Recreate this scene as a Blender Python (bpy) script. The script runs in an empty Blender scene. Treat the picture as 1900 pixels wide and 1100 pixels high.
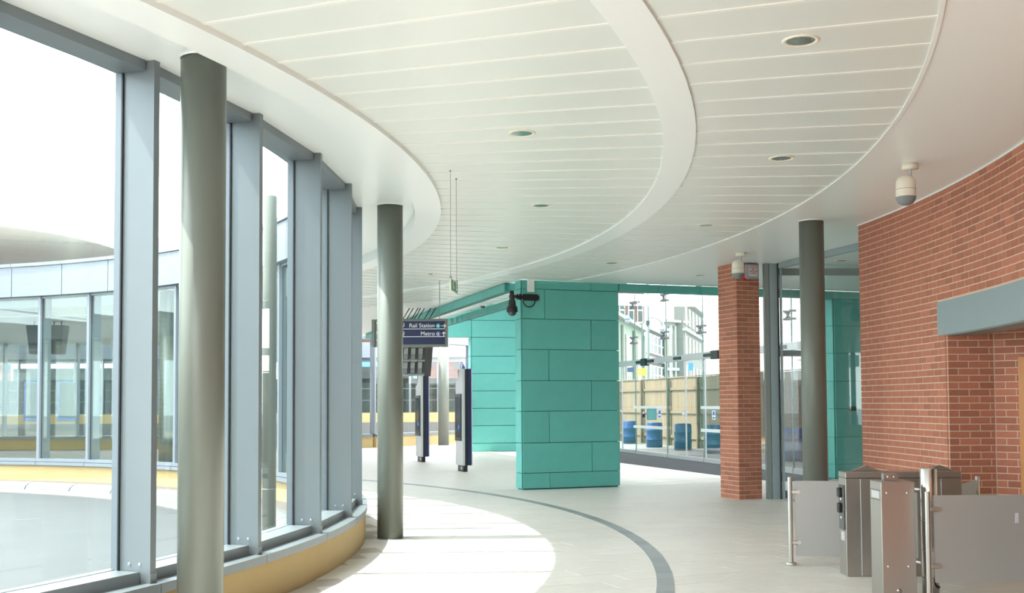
import bpy, math, random
from mathutils import Vector, Matrix
random.seed(7)
S = bpy.context.scene
COL = S.collection
PI = math.pi

# ---------------------------------------------------------------- camera
F_PX, PITCH, ROLL, PPY = 2080.9, 0.0441, 0.0056, 656.4
EYE = Vector((0, 0, 1.6))
cp, sp, cr, sr = math.cos(PITCH), math.sin(PITCH), math.cos(ROLL), math.sin(ROLL)
FWD = Vector((0, cp, sp)); UP0 = Vector((0, -sp, cp)); RT0 = Vector((1, 0, 0))
RT = RT0 * cr - UP0 * sr; UPV = RT0 * sr + UP0 * cr
cam_d = bpy.data.cameras.new('camera'); cam = bpy.data.objects.new('camera', cam_d); COL.objects.link(cam)
cam_d.sensor_width = 36; cam_d.lens = F_PX / 1900 * 36
cam_d.shift_x = 0; cam_d.shift_y = (PPY - 550) / 1900
cam_d.clip_start = 0.05; cam_d.clip_end = 600
m = Matrix((RT, UPV, -FWD)).transposed().to_4x4(); m.translation = EYE
cam.matrix_world = m
S.camera = cam

# ---------------------------------------------------------------- world, sun, exposure
w = bpy.data.worlds.new('sky'); S.world = w; w.use_nodes = True
nt = w.node_tree; nt.nodes.clear()
out = nt.nodes.new('ShaderNodeOutputWorld'); bg = nt.nodes.new('ShaderNodeBackground')
tc = nt.nodes.new('ShaderNodeTexCoord'); mp = nt.nodes.new('ShaderNodeMapping'); nz = nt.nodes.new('ShaderNodeTexNoise')
rp = nt.nodes.new('ShaderNodeValToRGB')
mp.inputs['Scale'].default_value = (1.5, 1.5, 4); nz.inputs['Scale'].default_value = 2.2; nz.inputs['Detail'].default_value = 5
rp.color_ramp.elements[0].position = .35; rp.color_ramp.elements[0].color = (.80, .88, .97, 1)
rp.color_ramp.elements[1].position = .62; rp.color_ramp.elements[1].color = (1, 1, 1, 1)
nt.links.new(tc.outputs['Generated'], mp.inputs[0]); nt.links.new(mp.outputs[0], nz.inputs['Vector'])
nt.links.new(nz.outputs['Fac'], rp.inputs[0]); nt.links.new(rp.outputs[0], bg.inputs[0]); nt.links.new(bg.outputs[0], out.inputs[0])
bg.inputs[1].default_value = 3.2
sun_d = bpy.data.lights.new('sun', 'SUN'); sun_d.energy = 4.4; sun_d.angle = 0.009; sun_d.color = (1, .95, .87)
sun = bpy.data.objects.new('sun', sun_d); COL.objects.link(sun)
SUN_DIR = Vector((0.65, 0.025, -1)).normalized()
sun.rotation_euler = SUN_DIR.to_track_quat('-Z', 'Y').to_euler()
sun.location = (-20, 0, 30)
S.view_settings.view_transform = 'Standard'
try: S.view_settings.look = 'None'
except Exception: pass
S.view_settings.gamma = 1.0; S.view_settings.use_curve_mapping = False
S.view_settings.exposure = 1.34

# ---------------------------------------------------------------- materials
MATS = {}
def mat(name, col, rough=.6, metal=0.0, var=0.0, nscale=0, namt=0.0, bump=0.0, bscale=60, spec=.5, stretch=None, emit=0, coat=0):
    if name in MATS: return MATS[name]
    M = bpy.data.materials.new(name); M.use_nodes = True; t = M.node_tree; L = t.links
    b = t.nodes['Principled BSDF']; b.inputs['Base Color'].default_value = (*col, 1)
    b.inputs['Roughness'].default_value = rough; b.inputs['Metallic'].default_value = metal
    b.inputs['Specular IOR Level'].default_value = spec
    if coat: b.inputs['Coat Weight'].default_value = coat; b.inputs['Coat Roughness'].default_value = .15
    cur = None
    def scaled(fac_socket, lo, hi, prev):
        mr = t.nodes.new('ShaderNodeMapRange'); mr.inputs['To Min'].default_value = lo; mr.inputs['To Max'].default_value = hi
        L.new(fac_socket, mr.inputs['Value'])
        mx = t.nodes.new('ShaderNodeVectorMath'); mx.operation = 'SCALE'
        if prev is None: mx.inputs[0].default_value = col
        else: L.new(prev, mx.inputs[0])
        L.new(mr.outputs[0], mx.inputs['Scale']); return mx.outputs[0]
    if var:
        oi = t.nodes.new('ShaderNodeObjectInfo'); cur = scaled(oi.outputs['Random'], 1 - var, 1 + var, cur)
    tcn = t.nodes.new('ShaderNodeTexCoord'); src = tcn.outputs['Object']
    if nscale:
        mpn = t.nodes.new('ShaderNodeMapping'); L.new(src, mpn.inputs[0])
        if stretch: mpn.inputs['Scale'].default_value = stretch
        n = t.nodes.new('ShaderNodeTexNoise'); n.inputs['Scale'].default_value = nscale; n.inputs['Detail'].default_value = 6
        L.new(mpn.outputs[0], n.inputs['Vector']); cur = scaled(n.outputs['Fac'], 1 - namt, 1 + namt, cur)
    if cur is not None: L.new(cur, b.inputs['Base Color'])
    if bump:
        n2 = t.nodes.new('ShaderNodeTexNoise'); n2.inputs['Scale'].default_value = bscale; n2.inputs['Detail'].default_value = 4
        L.new(src, n2.inputs['Vector']); bp = t.nodes.new('ShaderNodeBump'); bp.inputs['Strength'].default_value = bump
        bp.inputs['Distance'].default_value = .01; L.new(n2.outputs['Fac'], bp.inputs['Height']); L.new(bp.outputs[0], b.inputs['Normal'])
    if emit: b.inputs['Emission Color'].default_value = (*col, 1); b.inputs['Emission Strength'].default_value = emit
    MATS[name] = M; return M

def glass_mat(name, tint, rough=.0, base=.045):
    M = bpy.data.materials.new(name); M.use_nodes = True; t = M.node_tree; L = t.links; t.nodes.clear()
    o = t.nodes.new('ShaderNodeOutputMaterial'); mx = t.nodes.new('ShaderNodeMixShader')
    lw = t.nodes.new('ShaderNodeLayerWeight'); lw.inputs[0].default_value = .5
    pw = t.nodes.new('ShaderNodeMath'); pw.operation = 'POWER'; pw.inputs[1].default_value = 5; L.new(lw.outputs['Facing'], pw.inputs[0])
    fr = t.nodes.new('ShaderNodeMath'); fr.operation = 'MULTIPLY_ADD'; fr.inputs[1].default_value = .94; fr.inputs[2].default_value = base; L.new(pw.outputs[0], fr.inputs[0])
    tr = t.nodes.new('ShaderNodeBsdfTransparent'); tr.inputs[0].default_value = (*tint, 1)
    gl = t.nodes.new('ShaderNodeBsdfGlossy'); gl.inputs['Roughness'].default_value = rough; gl.inputs[0].default_value = (.9, .97, .96, 1)
    L.new(fr.outputs[0], mx.inputs[0]); L.new(tr.outputs[0], mx.inputs[1]); L.new(gl.outputs[0], mx.inputs[2]); L.new(mx.outputs[0], o.inputs[0])
    MATS[name] = M; return M

def frost_mat():
    M = bpy.data.materials.new('frosted_glass'); M.use_nodes = True; t = M.node_tree; L = t.links; t.nodes.clear()
    o = t.nodes.new('ShaderNodeOutputMaterial'); m1 = t.nodes.new('ShaderNodeMixShader'); m2 = t.nodes.new('ShaderNodeMixShader'); m3 = t.nodes.new('ShaderNodeMixShader')
    d = t.nodes.new('ShaderNodeBsdfDiffuse'); d.inputs[0].default_value = (.50, .50, .48, 1)
    tl = t.nodes.new('ShaderNodeBsdfTranslucent'); tl.inputs[0].default_value = (.58, .58, .56, 1)
    g = t.nodes.new('ShaderNodeBsdfGlossy'); g.inputs['Roughness'].default_value = .35; g.inputs[0].default_value = (.8, .8, .8, 1)
    tr = t.nodes.new('ShaderNodeBsdfTransparent'); tr.inputs[0].default_value = (.9, .92, .9, 1)
    m1.inputs[0].default_value = .45; L.new(d.outputs[0], m1.inputs[1]); L.new(tl.outputs[0], m1.inputs[2])
    m2.inputs[0].default_value = .14; L.new(m1.outputs[0], m2.inputs[1]); L.new(g.outputs[0], m2.inputs[2])
    m3.inputs[0].default_value = .10; L.new(m2.outputs[0], m3.inputs[1]); L.new(tr.outputs[0], m3.inputs[2])
    L.new(m3.outputs[0], o.inputs[0]); MATS['frosted_glass'] = M; return M

CEIL = mat('ceiling_panel_paint', (.735, .77, .73), .38, nscale=1.5, namt=.015, coat=.12)
CEILW = mat('white_soffit_paint', (.87, .895, .875), .34, coat=.12)
MULL = mat('grey_blue_aluminium', (.20, .232, .25), .42, .25, nscale=3, namt=.03)
MULLD = mat('dark_gasket', (.015, .017, .02), .5)
WMET = mat('white_aluminium', (.17, .195, .225), .4, .1)
COLM = mat('grey_green_column_paint', (.155, .17, .145), .36, .1, spec=.4, nscale=90, namt=.05, stretch=(1, 1, .1))
YEL = mat('yellow_render', (.44, .325, .15), .75, nscale=3, namt=.06, bump=.1, bscale=200)
TILE = mat('beige_stone_tile', (.67, .635, .585), .5, var=.035, nscale=5, namt=.07, bump=.05, bscale=120, spec=.4)
TILEB = mat('beige_stone_bed', (.50, .45, .41), .8, nscale=4, namt=.1)
BAND = mat('grey_slate_inlay', (.24, .27, .275), .5, var=.12, nscale=12, namt=.15)
BRICK = mat('red_brick', (.42, .155, .095), .85, var=.16, nscale=25, namt=.16, bump=.3, bscale=90)
BRICKS = mat('red_brick_run', (.42, .155, .095), .85, nscale=6, namt=.22, bump=.3, bscale=90)
MORT = mat('pale_mortar', (.62, .47, .35), .95, nscale=30, namt=.1)
TEAL = mat('teal_patinated_panel', (.118, .45, .40), .55, var=.05, nscale=4, namt=.10, bump=.06, bscale=150)
TEALD = mat('teal_joint', (.03, .19, .17), .7)
STEEL = mat('brushed_stainless', (.46, .44, .41), .36, .95, nscale=40, namt=.08, stretch=(14, 14, .25), bump=.03)
CHROME = mat('polished_steel', (.74, .74, .74), .2, 1.0)
BLACK = mat('black_plastic', (.012, .012, .013), .4)
NAVY = mat('navy_enamel', (.012, .016, .07), .35)
SILV = mat('silver_enamel', (.55, .56, .56), .4, .3)
GREYF = mat('grey_sign_frame', (.17, .18, .165), .5, .2)
GREYP = mat('grey_steel_post_paint', (.20, .22, .21), .45, .2)
LINT = mat('blue_grey_lintel_paint', (.27, .33, .34), .5, .05, nscale=14, namt=.05)
CREAM = mat('cream_plastic', (.80, .76, .64), .35)
GREYM = mat('grey_mesh', (.25, .26, .27), .6, .3)
WHITE = mat('white_print', (.85, .85, .85), .6)
RED = mat('red_plastic', (.62, .02, .03), .35)
WOOD = mat('orange_varnished_wood', (.55, .24, .07), .4, nscale=6, namt=.2, stretch=(8, 8, .6))
DARKD = mat('dark_door', (.10, .07, .05), .5)
FENCE = mat('raw_timber', (.20, .15, .09), .8, var=.12, nscale=8, namt=.2, stretch=(6, 6, .5))
FPOST = mat('timber_post', (.16, .10, .05), .8, var=.1, nscale=8, namt=.2, stretch=(6, 6, .5))
BLUEB = mat('blue_drum_plastic', (.005, .032, .15), .4, nscale=4, namt=.15)
ASPH = mat('pale_worn_asphalt', (.058, .064, .067), .85, nscale=1.1, namt=.14, bump=.2, bscale=80)
CONC = mat('light_concrete', (.145, .143, .135), .85, nscale=3, namt=.12)
KERB = mat('kerb_concrete', (.14, .14, .135), .8, nscale=5, namt=.12)
PAV = mat('brown_paving', (.12, .10, .09), .85, nscale=9, namt=.2)
MATT = mat('charcoal_entrance_mat', (.055, .058, .065), .95, nscale=60, namt=.3)
CANU = mat('canopy_underside', (.40, .37, .33), .6, nscale=1, namt=.04)
CANW = mat('canopy_rim_white', (.45, .47, .47), .5)
GREEN = mat('green_sign_face', (.05, .30, .16), .5)
DSCR = mat('dark_screen', (.03, .045, .05), .08, spec=.8)
BLUES = mat('blue_paint', (.03, .19, .62), .5)
CYAN = mat('cyan_symbol', (.05, .42, .70), .5)
MAG = mat('magenta_symbol', (.70, .06, .20), .5)
YELS = mat('yellow_sign_face', (.85, .62, .03), .5)
GLASS = glass_mat('clear_glazing', (.93, .972, .962))
GLASSC = glass_mat('clear_pane', (.975, .988, .984), base=.018)
FROST = frost_mat()

# ---------------------------------------------------------------- mesh helpers
class MB:
    def __init__(s): s.v = []; s.f = []; s.sm = []
    def add(s, vs, fs, smooth=False):
        o = len(s.v); s.v += [tuple(q) for q in vs]
        for f in fs: s.f.append(tuple(i + o for i in f)); s.sm.append(smooth)
        return s
    def box(s, c, d, rz=0, M=None):
        hx, hy, hz = d[0]/2, d[1]/2, d[2]/2
        vs = [Vector((x, y, z)) for z in (-hz, hz) for x, y in ((-hx, -hy), (hx, -hy), (hx, hy), (-hx, hy))]
        R = M if M is not None else Matrix.Rotation(rz, 3, 'Z')
        vs = [R @ q + Vector(c) for q in vs]
        return s.add(vs, [(3, 2, 1, 0), (4, 5, 6, 7), (0, 1, 5, 4), (1, 2, 6, 5), (2, 3, 7, 6), (3, 0, 4, 7)])
    def prism(s, poly, z0, z1):
        n = len(poly)
        a = sum(poly[i][0]*poly[(i+1) % n][1] - poly[(i+1) % n][0]*poly[i][1] for i in range(n))
        if a < 0: poly = poly[::-1]
        vs = [(x, y, z0) for x, y in poly] + [(x, y, z1) for x, y in poly]
        fs = [tuple(range(n))[::-1], tuple(range(n, 2*n))] + [(i, (i+1) % n, n+(i+1) % n, n+i) for i in range(n)]
        return s.add(vs, fs)
    def bevbox(s, c, d, b, rz=0):   # box with chamfered top and bottom rims and corners
        hx, hy, hz = d[0]/2, d[1]/2, d[2]/2
        def loop(k, z):
            x, y = hx-k, hy-k
            return [(x-b, -y), (x, -y+b), (x, y-b), (x-b, y), (-x+b, y), (-x, y-b), (-x, -y+b), (-x+b, -y)], z
        L = [loop(b, -hz), loop(0, -hz+b), loop(0, hz-b), loop(b, hz)]
        R = Matrix.Rotation(rz, 3, 'Z'); vs = []; fs = []
        for pts, z in L: vs += [R @ Vector((x, y, z)) + Vector(c) for x, y in pts]
        for r in range(3):
            for i in range(8): fs.append((r*8+i, r*8+(i+1) % 8, (r+1)*8+(i+1) % 8, (r+1)*8+i))
        fs.append(tuple(range(8))[::-1]); fs.append(tuple(range(24, 32)))
        return s.add(vs, fs)
    def tube(s, a, b, r, n=16, r2=None, caps=True):
        a = Vector(a); b = Vector(b); d = (b-a).normalized(); r2 = r if r2 is None else r2
        u = d.orthogonal().normalized(); v = d.cross(u)
        vs = [a + (u*math.cos(2*PI*i/n) + v*math.sin(2*PI*i/n))*r for i in range(n)] + [b + (u*math.cos(2*PI*i/n) + v*math.sin(2*PI*i/n))*r2 for i in range(n)]
        s.add(vs, [(i, (i+1) % n, n+(i+1) % n, n+i) for i in range(n)], True)
        if caps: s.add(vs, [tuple(range(n))[::-1], tuple(range(n, 2*n))])
        return s
    def path(s, pts, r, n=10):
        for i in range(len(pts)-1): s.tube(pts[i], pts[i+1], r, n)
        return s
    def lathe(s, prof, n=24, c=(0, 0, 0), M=None):
        vs = []; 
        for r, z in prof:
            for i in range(n):
                q = Vector((r*math.cos(2*PI*i/n), r*math.sin(2*PI*i/n), z))
                if M is not None: q = M @ q
                vs.append(q + Vector(c))
        fs = [(k*n+i, k*n+(i+1) % n, (k+1)*n+(i+1) % n, (k+1)*n+i) for k in range(len(prof)-1) for i in range(n)]
        return s.add(vs, fs, True)
    def ring(s, r0, r1, z0, z1, a0, a1, step=1.5):   # annular sector about the drum centre, degrees
        n = max(1, int(math.ceil((a1-a0)/step))); vs = []
        for i in range(n+1):
            a = math.radians(a0 + (a1-a0)*i/n)
            for r, z in ((r0, z0), (r1, z0), (r1, z1), (r0, z1)): vs.append((CX+r*math.cos(a), CY+r*math.sin(a), z))
        fs = []
        for i in range(n):
            k = i*4
            for j in range(4): fs.append((k+j, k+(j+1) % 4, k+4+(j+1) % 4, k+4+j)[::-1])
        if abs(a1-a0) < 359.9: fs += [(0, 1, 2, 3), (n*4+3, n*4+2, n*4+1, n*4)]
        return s.add(vs, fs)
    def build(s, name, material, parent=None, smooth=None, origin=None):
        me = bpy.data.meshes.new(name); vs = s.v
        if origin is not None: vs = [(x-origin[0], y-origin[1], z-origin[2]) for x, y, z in vs]
        me.from_pydata(vs, [], s.f); me.materials.append(material)
        if any(s.sm) : me.polygons.foreach_set('use_smooth', s.sm)
        me.update()
        o = bpy.data.objects.new(name, me); COL.objects.link(o)
        if parent is not None:
            o.parent = parent
            if origin is not None: o.location = Vector(origin) - world_loc(parent)
            elif 'wl' not in parent: pass
            else: o.location = -world_loc(parent)
        elif origin is not None: o.location = origin
        return o
def world_loc(o): return Vector(o['wl']) if 'wl' in o else Vector((0, 0, 0))

def thing(name, label=None, cat=None, group=None, kind=None, loc=(0, 0, 0)):
    o = bpy.data.objects.new(name, None); COL.objects.link(o); o.location = loc; o.empty_display_size = .1
    if any(loc): o['wl'] = tuple(loc)
    return tag(o, label, cat, group, kind)
def tag(o, label=None, cat=None, group=None, kind=None):
    if label: o['label'] = label
    if cat: o['category'] = cat
    if group: o['group'] = group
    if kind: o['kind'] = kind
    return o
def clip(poly, p, n):   # keep the side where (q-p).n <= 0
    res = []
    for i in range(len(poly)):
        a, b = poly[i], poly[(i+1) % len(poly)]
        da = (a[0]-p[0])*n[0]+(a[1]-p[1])*n[1]; db = (b[0]-p[0])*n[0]+(b[1]-p[1])*n[1]
        if da <= 0: res.append(a)
        if da*db < 0:
            t = da/(da-db); res.append((a[0]+(b[0]-a[0])*t, a[1]+(b[1]-a[1])*t))
    return res
def at(px, py, Y):      # point at depth Y on the sight line through a pixel (survey of the photograph)
    X = (px-950); V = (PPY-py)
    d = FWD + RT*(X/F_PX) + UPV*(V/F_PX)
    return EYE + d*(Y/d.y)
def text(body, size, M, material, parent, name='lettering', align='LEFT', depth=.0015):
    cu = bpy.data.curves.new(name, 'FONT'); cu.body = body; cu.size = size; cu.align_x = align; cu.align_y = 'CENTER'; cu.extrude = depth
    t = bpy.data.objects.new(name, cu); COL.objects.link(t)
    bpy.context.view_layer.update()
    me = bpy.data.meshes.new_from_object(t.evaluated_get(bpy.context.evaluated_depsgraph_get()))
    bpy.data.objects.remove(t); bpy.data.curves.remove(cu)
    me.transform(M); me.materials.clear(); me.materials.append(material)
    o = bpy.data.objects.new(name, me); COL.objects.link(o); o.parent = parent
    if parent is not None and 'wl' in parent: o.location = -world_loc(parent)
    return o
def frame(o, right, up):   # matrix of a plane with origin, right and up
    right = Vector(right).normalized(); up = Vector(up).normalized(); n = right.cross(up)
    m = Matrix((right, up, n)).transposed().to_4x4(); m.translation = Vector(o); return m

CX, CY = -15.186, 12.094          # centre of the round courtyard
def pol(r, a): a = math.radians(a); return (CX+r*math.cos(a), CY+r*math.sin(a))
def rad(x, y): return math.hypot(x-CX, y-CY)
def in_frame(x, y, z, pad=0):
    q = Vector((x, y, z))-EYE; d = q.dot(FWD)
    if d < .3: return False
    u = 950+F_PX*q.dot(RT)/d; v = PPY-F_PX*q.dot(UPV)/d
    return -pad < u < 1900+pad and -pad < v < 1100+pad

ZC = 3.90                         # ceiling height
# portal plane (teal) and the return beam
T0 = Vector((.185, 20.805)); TD = Vector((math.cos(math.radians(20.5)), math.sin(math.radians(20.5)))); TN = Vector((-TD.y, TD.x))
B0 = Vector((.06, 21.08)); BD = Vector((-2.68, 8.9)).normalized(); BN = Vector((BD.y, -BD.x))   # BN points right, into the lobby

# ---------------------------------------------------------------- setting: ground, floor
o = MB().box((0, 60, -.42), (400, 400, .2)).build('ground', mat('street_asphalt', (.30, .31, .32), .9, nscale=.6, namt=.15)); tag(o, kind='structure')
fl = thing('floor', kind='structure')
b = MB()
def ringplate(b, r0, r1, z0, z1): b.ring(r0, r1, z0, z1, 0, 360, 3)
ringplate(b, 13.3, 42, -.3, -.002); b.build('screed', TILEB, fl)
# stone paving laid on a straight grid turned 22.5 degrees
ga = math.radians(22.5); gu = Vector((math.cos(ga), math.sin(ga))); gv = Vector((-gu.y, gu.x))
TLX, TLY = .60, .40
tiles = []
for j in range(-2, 110):
    for i in range(-26, 45):
        c = gu*((i+.5*(j % 2)+.25)*TLX) + gv*(j*TLY) + Vector((0, 2.2))
        if c.y > 40 or c.y < 2 or c.x < -8 or c.x > 9: continue
        if abs(c.x) > c.y*.55+1.5: continue
        rr = rad(c.x, c.y)
        if rr < 13.45: continue
        tiles.append(c)
tiles = [t for t in tiles if min(rad(*(t+gu*sx*TLX/2+gv*sy*TLY/2)) for sx in (-1, 1) for sy in (-1, 1)) > 13.2]
tiles.sort(key=lambda c: (not in_frame(c.x, c.y, 0, 30), c.length))
tm = None; rest = MB(); rv = [MB() for _ in range(3)]
base = MB().bevbox((0, 0, -.02), (TLX-.007, TLY-.007, .04), .002, ga)
for k, c in enumerate(tiles):
    if k < 300:
        if tm is None:
            o = base.build('floor_tile', TILE, fl); tm = o.data
        else:
            o = bpy.data.objects.new('floor_tile', tm); COL.objects.link(o); o.parent = fl
        o.location = (c.x, c.y, random.uniform(-.0008, .0008)); 
    else:
        rest.box((c.x, c.y, -.02+random.uniform(-.0008, .0008)), (TLX-.005, TLY-.005, .04), ga)
tag(rest.build('distant_floor_tiles', TILE, fl), kind='stuff')
# curved slate inlay
bc = thing('curved_inlay', 'curved band of grey slate blocks let into the beige stone floor', 'floor inlay')
a = -40.0; da = math.degrees(.35/16.76)
sv = (CX, CY); CX, CY = CX-.094, CY+.064
while a < 88:
    MB().ring(16.69, 16.84, -.02, .0035, a, a+da-.02, 1.3).build('slate_block', BAND, bc); a += da
CX, CY = sv
# courtyard road, channel, kerb and brick edge
o = MB(); n = 96
o.add([(CX, CY, -.14)] + [(CX+11.7*math.cos(2*PI*i/n), CY+11.7*math.sin(2*PI*i/n), -.15) for i in range(n)], [(0, 1+i, 1+(i+1) % n) for i in range(n)])
tag(o.build('courtyard_road', ASPH), kind='structure')
o = MB(); ringplate(o, 11.68, 12.4, -.3, -.13); tag(o.build('drainage_channel', CONC), kind='structure')
o = MB(); ringplate(o, 12.75, 13.3, -.3, -.005); tag(o.build('paved_edge', PAV), kind='structure')
kb = thing('kerb', 'pale rounded concrete kerb ringing the courtyard road', 'kerb')
for i in range(60):
    a0 = i*6; k = MB(); prof = [(12.75, -.3), (12.75, -.002), (12.62, .012), (12.5, -.01), (12.42, -.06), (12.38, -.13), (12.36, -.3)]
    vs = []; st = 4
    for j in range(st+1):
        aa = math.radians(a0+.05+(5.9)*j/st)
        for r, z in prof: vs.append((CX+r*math.cos(aa), CY+r*math.sin(aa), z))
    P = len(prof); fs = [(j*P+q, j*P+q+1, (j+1)*P+q+1, (j+1)*P+q) for j in range(st) for q in range(P-1)]
    fs += [tuple(range(P))[::-1], tuple(range(st*P, st*P+P))]
    k.add(vs, fs, False); k.build('kerb_block', KERB, kb)
# entrance mat and outside paving
o = MB().prism([(2.5, 31.2), (4.54, 24.6), (5.3, 22.6), (6.55, 23.1), (5.5, 28.9), (3.3, 37.2)], .002, .008)
tag(o.build('entrance_mat', MATT), 'charcoal entrance matting in front of the tall glass doors', 'mat')
o = MB().prism([(3.0, 38.5), (5.55, 28.9), (6.9, 23.9), (14, 24), (20, 60), (-2, 60)], -.3, .004)
tag(o.build('outer_paving', CONC), kind='structure')

# ---------------------------------------------------------------- curved glazed wall around the courtyard
gw = thing('wall_left', kind='structure')
angs = [-18.94+6.37*i for i in range(5)]
a = angs[-1]; 
for i in range(1, 10): angs.append(a+6.129*i)
a = angs[-1]; end = 360-18.94; k = round((end-a)/6.2); angs += [a+(end-a)*i/k for i in range(1, k)]
N = len(angs)
RG, RI = 13.20, 13.45
b = MB(); ringplate(b, 13.14, 13.496, -.3, .32); b.build('dwarf_wall', YEL, gw)
def near(a): 
    x, y = pol(13.4, a); return math.hypot(x, y) < 16
ms = {}
mbolt = None
for i, a in enumerate(angs):
    a2 = angs[(i+1) % N] + (360 if i == N-1 else 0)
    ar = math.radians(a); u = Vector((math.cos(ar), math.sin(ar)))
    def rb(r0, r1, w, z0, z1, mb):
        c = Vector((CX, CY))+u*(r0+r1)/2; mb.box((c.x, c.y, (z0+z1)/2), (r1-r0, w, z1-z0), ar); return mb
    mo = rb(RG, RI, .062, .455, 4.0, MB()).build('mullion', MULL, gw)
    rb(RG-.02, RI+.006, .07, .387, .455, MB()).build('mullion_foot', MULL, gw)
    rb(RG-.07, RG-.012, .07, .40, 4.0, MB()).build('outer_cap', WMET, gw)
    rb(RG-.012, RG-.0, .092, .46, 3.93, MB()).build('gasket', MULLD, gw)
    if near(a):
        for sgn in (-1, 1):
            for rr in (RI-.17, RI-.085):
                c = Vector((CX, CY))+u*rr; t = Vector((-u.y, u.x))*sgn
                q = Vector((c.x+t.x*.031, c.y+t.y*.031, .515)); d = Vector((t.x, t.y, 0))
                MB().tube(q, q+d*.004, .011, 12).tube(q+d*.004, q+d*.009, .008, 12, r2=.004).build('bolt', CHROME, gw)
    # pane, sill box, ledge, head, outer trims between this mullion and the next
    p0 = Vector(pol(RG-.006, a)); p1 = Vector(pol(RG-.006, a2)); d = (p1-p0); L = d.length; d.normalize(); nrm = Vector((d.y, -d.x))
    def bar(r0, r1, z0, z1, name, mt, inset=.035):
        q0 = Vector(pol(r0, a)); q1 = Vector(pol(r0, a2)); dd = (q1-q0).normalized(); nn = Vector((dd.y, -dd.x))
        q0 += dd*inset; q1 -= dd*inset
        th = r1-r0
        MB().prism([tuple(q0), tuple(q1), tuple(q1+nn*th), tuple(q0+nn*th)], z0, z1).build(name, mt, gw)
    bar(RG-.010, RG-.002, .47, 3.94, 'glass_pane', GLASS, .03)
    bar(RG-.04, RI-.07, .387, .465, 'sill_box', MULL, .036)
    bar(RG-.04, RI-.06, 3.93, 4.0, 'head_box', MULL, .033)
    MB().ring(13.12, 13.515, .32, .387, a+.03, a2-.0, 1.6).build('ledge', MULL, gw)
    MB().ring(13.06, 13.135, .335, .40, a, a2-.06, 1.6).build('outer_sill', WMET, gw)
    MB().ring(13.09, 13.16, .41, .47, a, a2-.03, 1.6).build('outer_rail', WMET, gw)
fa = thing('roof_fascia', 'pale blue-white curved metal fascia band around the courtyard roof edge', 'fascia')
for i, a in enumerate(angs):
    a2 = angs[(i+1) % N] + (360 if i == N-1 else 0)
    MB().ring(13.03, 13.12, 3.98, 4.62, a+3+.04, a2+3-.04, 1.6).build('fascia_panel', WMET, fa)
    MB().ring(12.99, 13.2, 4.63, 4.70, a+3+.02, a2+3-.02, 1.6).build('coping_piece', WMET, fa)

# ---------------------------------------------------------------- ceiling
ce = thing('ceiling', kind='structure')
b = MB(); b.ring(13.13, 14.12, 4.0, 4.05, -60, 300, 1.5); b.build('window_soffit', CEILW, ce)
b = MB(); b.ring(14.09, 14.395, 3.858, 4.04, -60, 300, 1.5); b.build('edge_band', CEILW, ce)
def outside_cut(poly, a):
    if a < 29.6: return clip(poly, T0+TN*.02, TN)
    return clip(poly, B0, BN)
def sector(r0, r1, a0, a1, n=1):
    return [pol(r0, a0+(a1-a0)*i/n) for i in range(n+1)] + [pol(r1, a1-(a1-a0)*i/n) for i in range(n+1)]
ceil_parts = []
b = MB()
a = -40.0
while a < 29.6:
    poly = outside_cut(sector(16.69, 16.97, a, min(a+1.5, 29.6)), a)
    if len(poly) > 2: b.prism(poly, 3.878, 3.96)
    a += 1.5
a = 29.6
while a < 100:
    poly = clip(sector(16.69, 16.97, a, a+1.5), B0, BN); b.prism(poly, 3.878, 3.96); a += 1.5
b.build('middle_band', CEILW, ce)
pitch = 1.65; a = -20.5-pitch*11+ .03
k = 0
while a < 78:
    for r0, r1 in ((14.39, 16.70), (16.965, 18.58)):
        poly = outside_cut(sector(r0, r1, a+.062, a+pitch-.062, 2), a+.8)
        if len(poly) > 2:
            MB().prism(poly, 3.900, 3.96).build('ceiling_strip', CEIL, ce)
    a += pitch
# bright folded lips between the strips
b = MB(); a = -20.5-pitch*11+.03
while a < 78:
    for r0, r1 in ((14.39, 16.70), (16.965, 18.58)):
        poly = outside_cut(sector(r0, r1, a-.06, a+.06), a)
        if len(poly) > 2: b.prism(poly, 3.894, 3.95)
    a += pitch
b.build('joint_backing', mat('bright_joint_paint', (.81, .82, .77), .4), ce)
b = MB(); a = -42.0
while a < 29.4:
    poly = outside_cut(sector(18.57, 18.60, a, a+1.45), a)
    if len(poly) > 2: b.prism(poly, 3.886, 3.95)
    poly = outside_cut(sector(18.60, 30, a, a+1.45), a)
    if len(poly) > 2: b.prism(poly, 3.90, 3.95)
    a += 1.45
b.ring(14.39, 18.6, 3.90, 3.95, -42, -40, 1.5)
b.build('outer_soffit', CEILW, ce)
b = MB(); a = 29.4
while a < 200:
    poly = clip(sector(18.57, 30.5, a, a+2), B0, BN)
    if a > 76: poly = sector(14.39, 30.5, a, a+2)
    if len(poly) > 2: b.prism(poly, 3.90, 3.95)
    a += 2
b.build('far_soffit', CEILW, ce)
# roof slab over all of it
b = MB(); a = -42.0
while a < 200:
    poly = sector(13.1, 30 if a < 29.4 else 30.5, a, a+1.6)
    poly = outside_cut(poly, a)
    if len(poly) > 2: b.prism(poly, 4.06, 4.55)
    a += 1.6
while a < 260:
    b.prism(sector(13.1, 22, a, a+1.6), 4.06, 4.55); a += 1.6
tag(b.build('roof_slab', CEILW), kind='structure')

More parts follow.
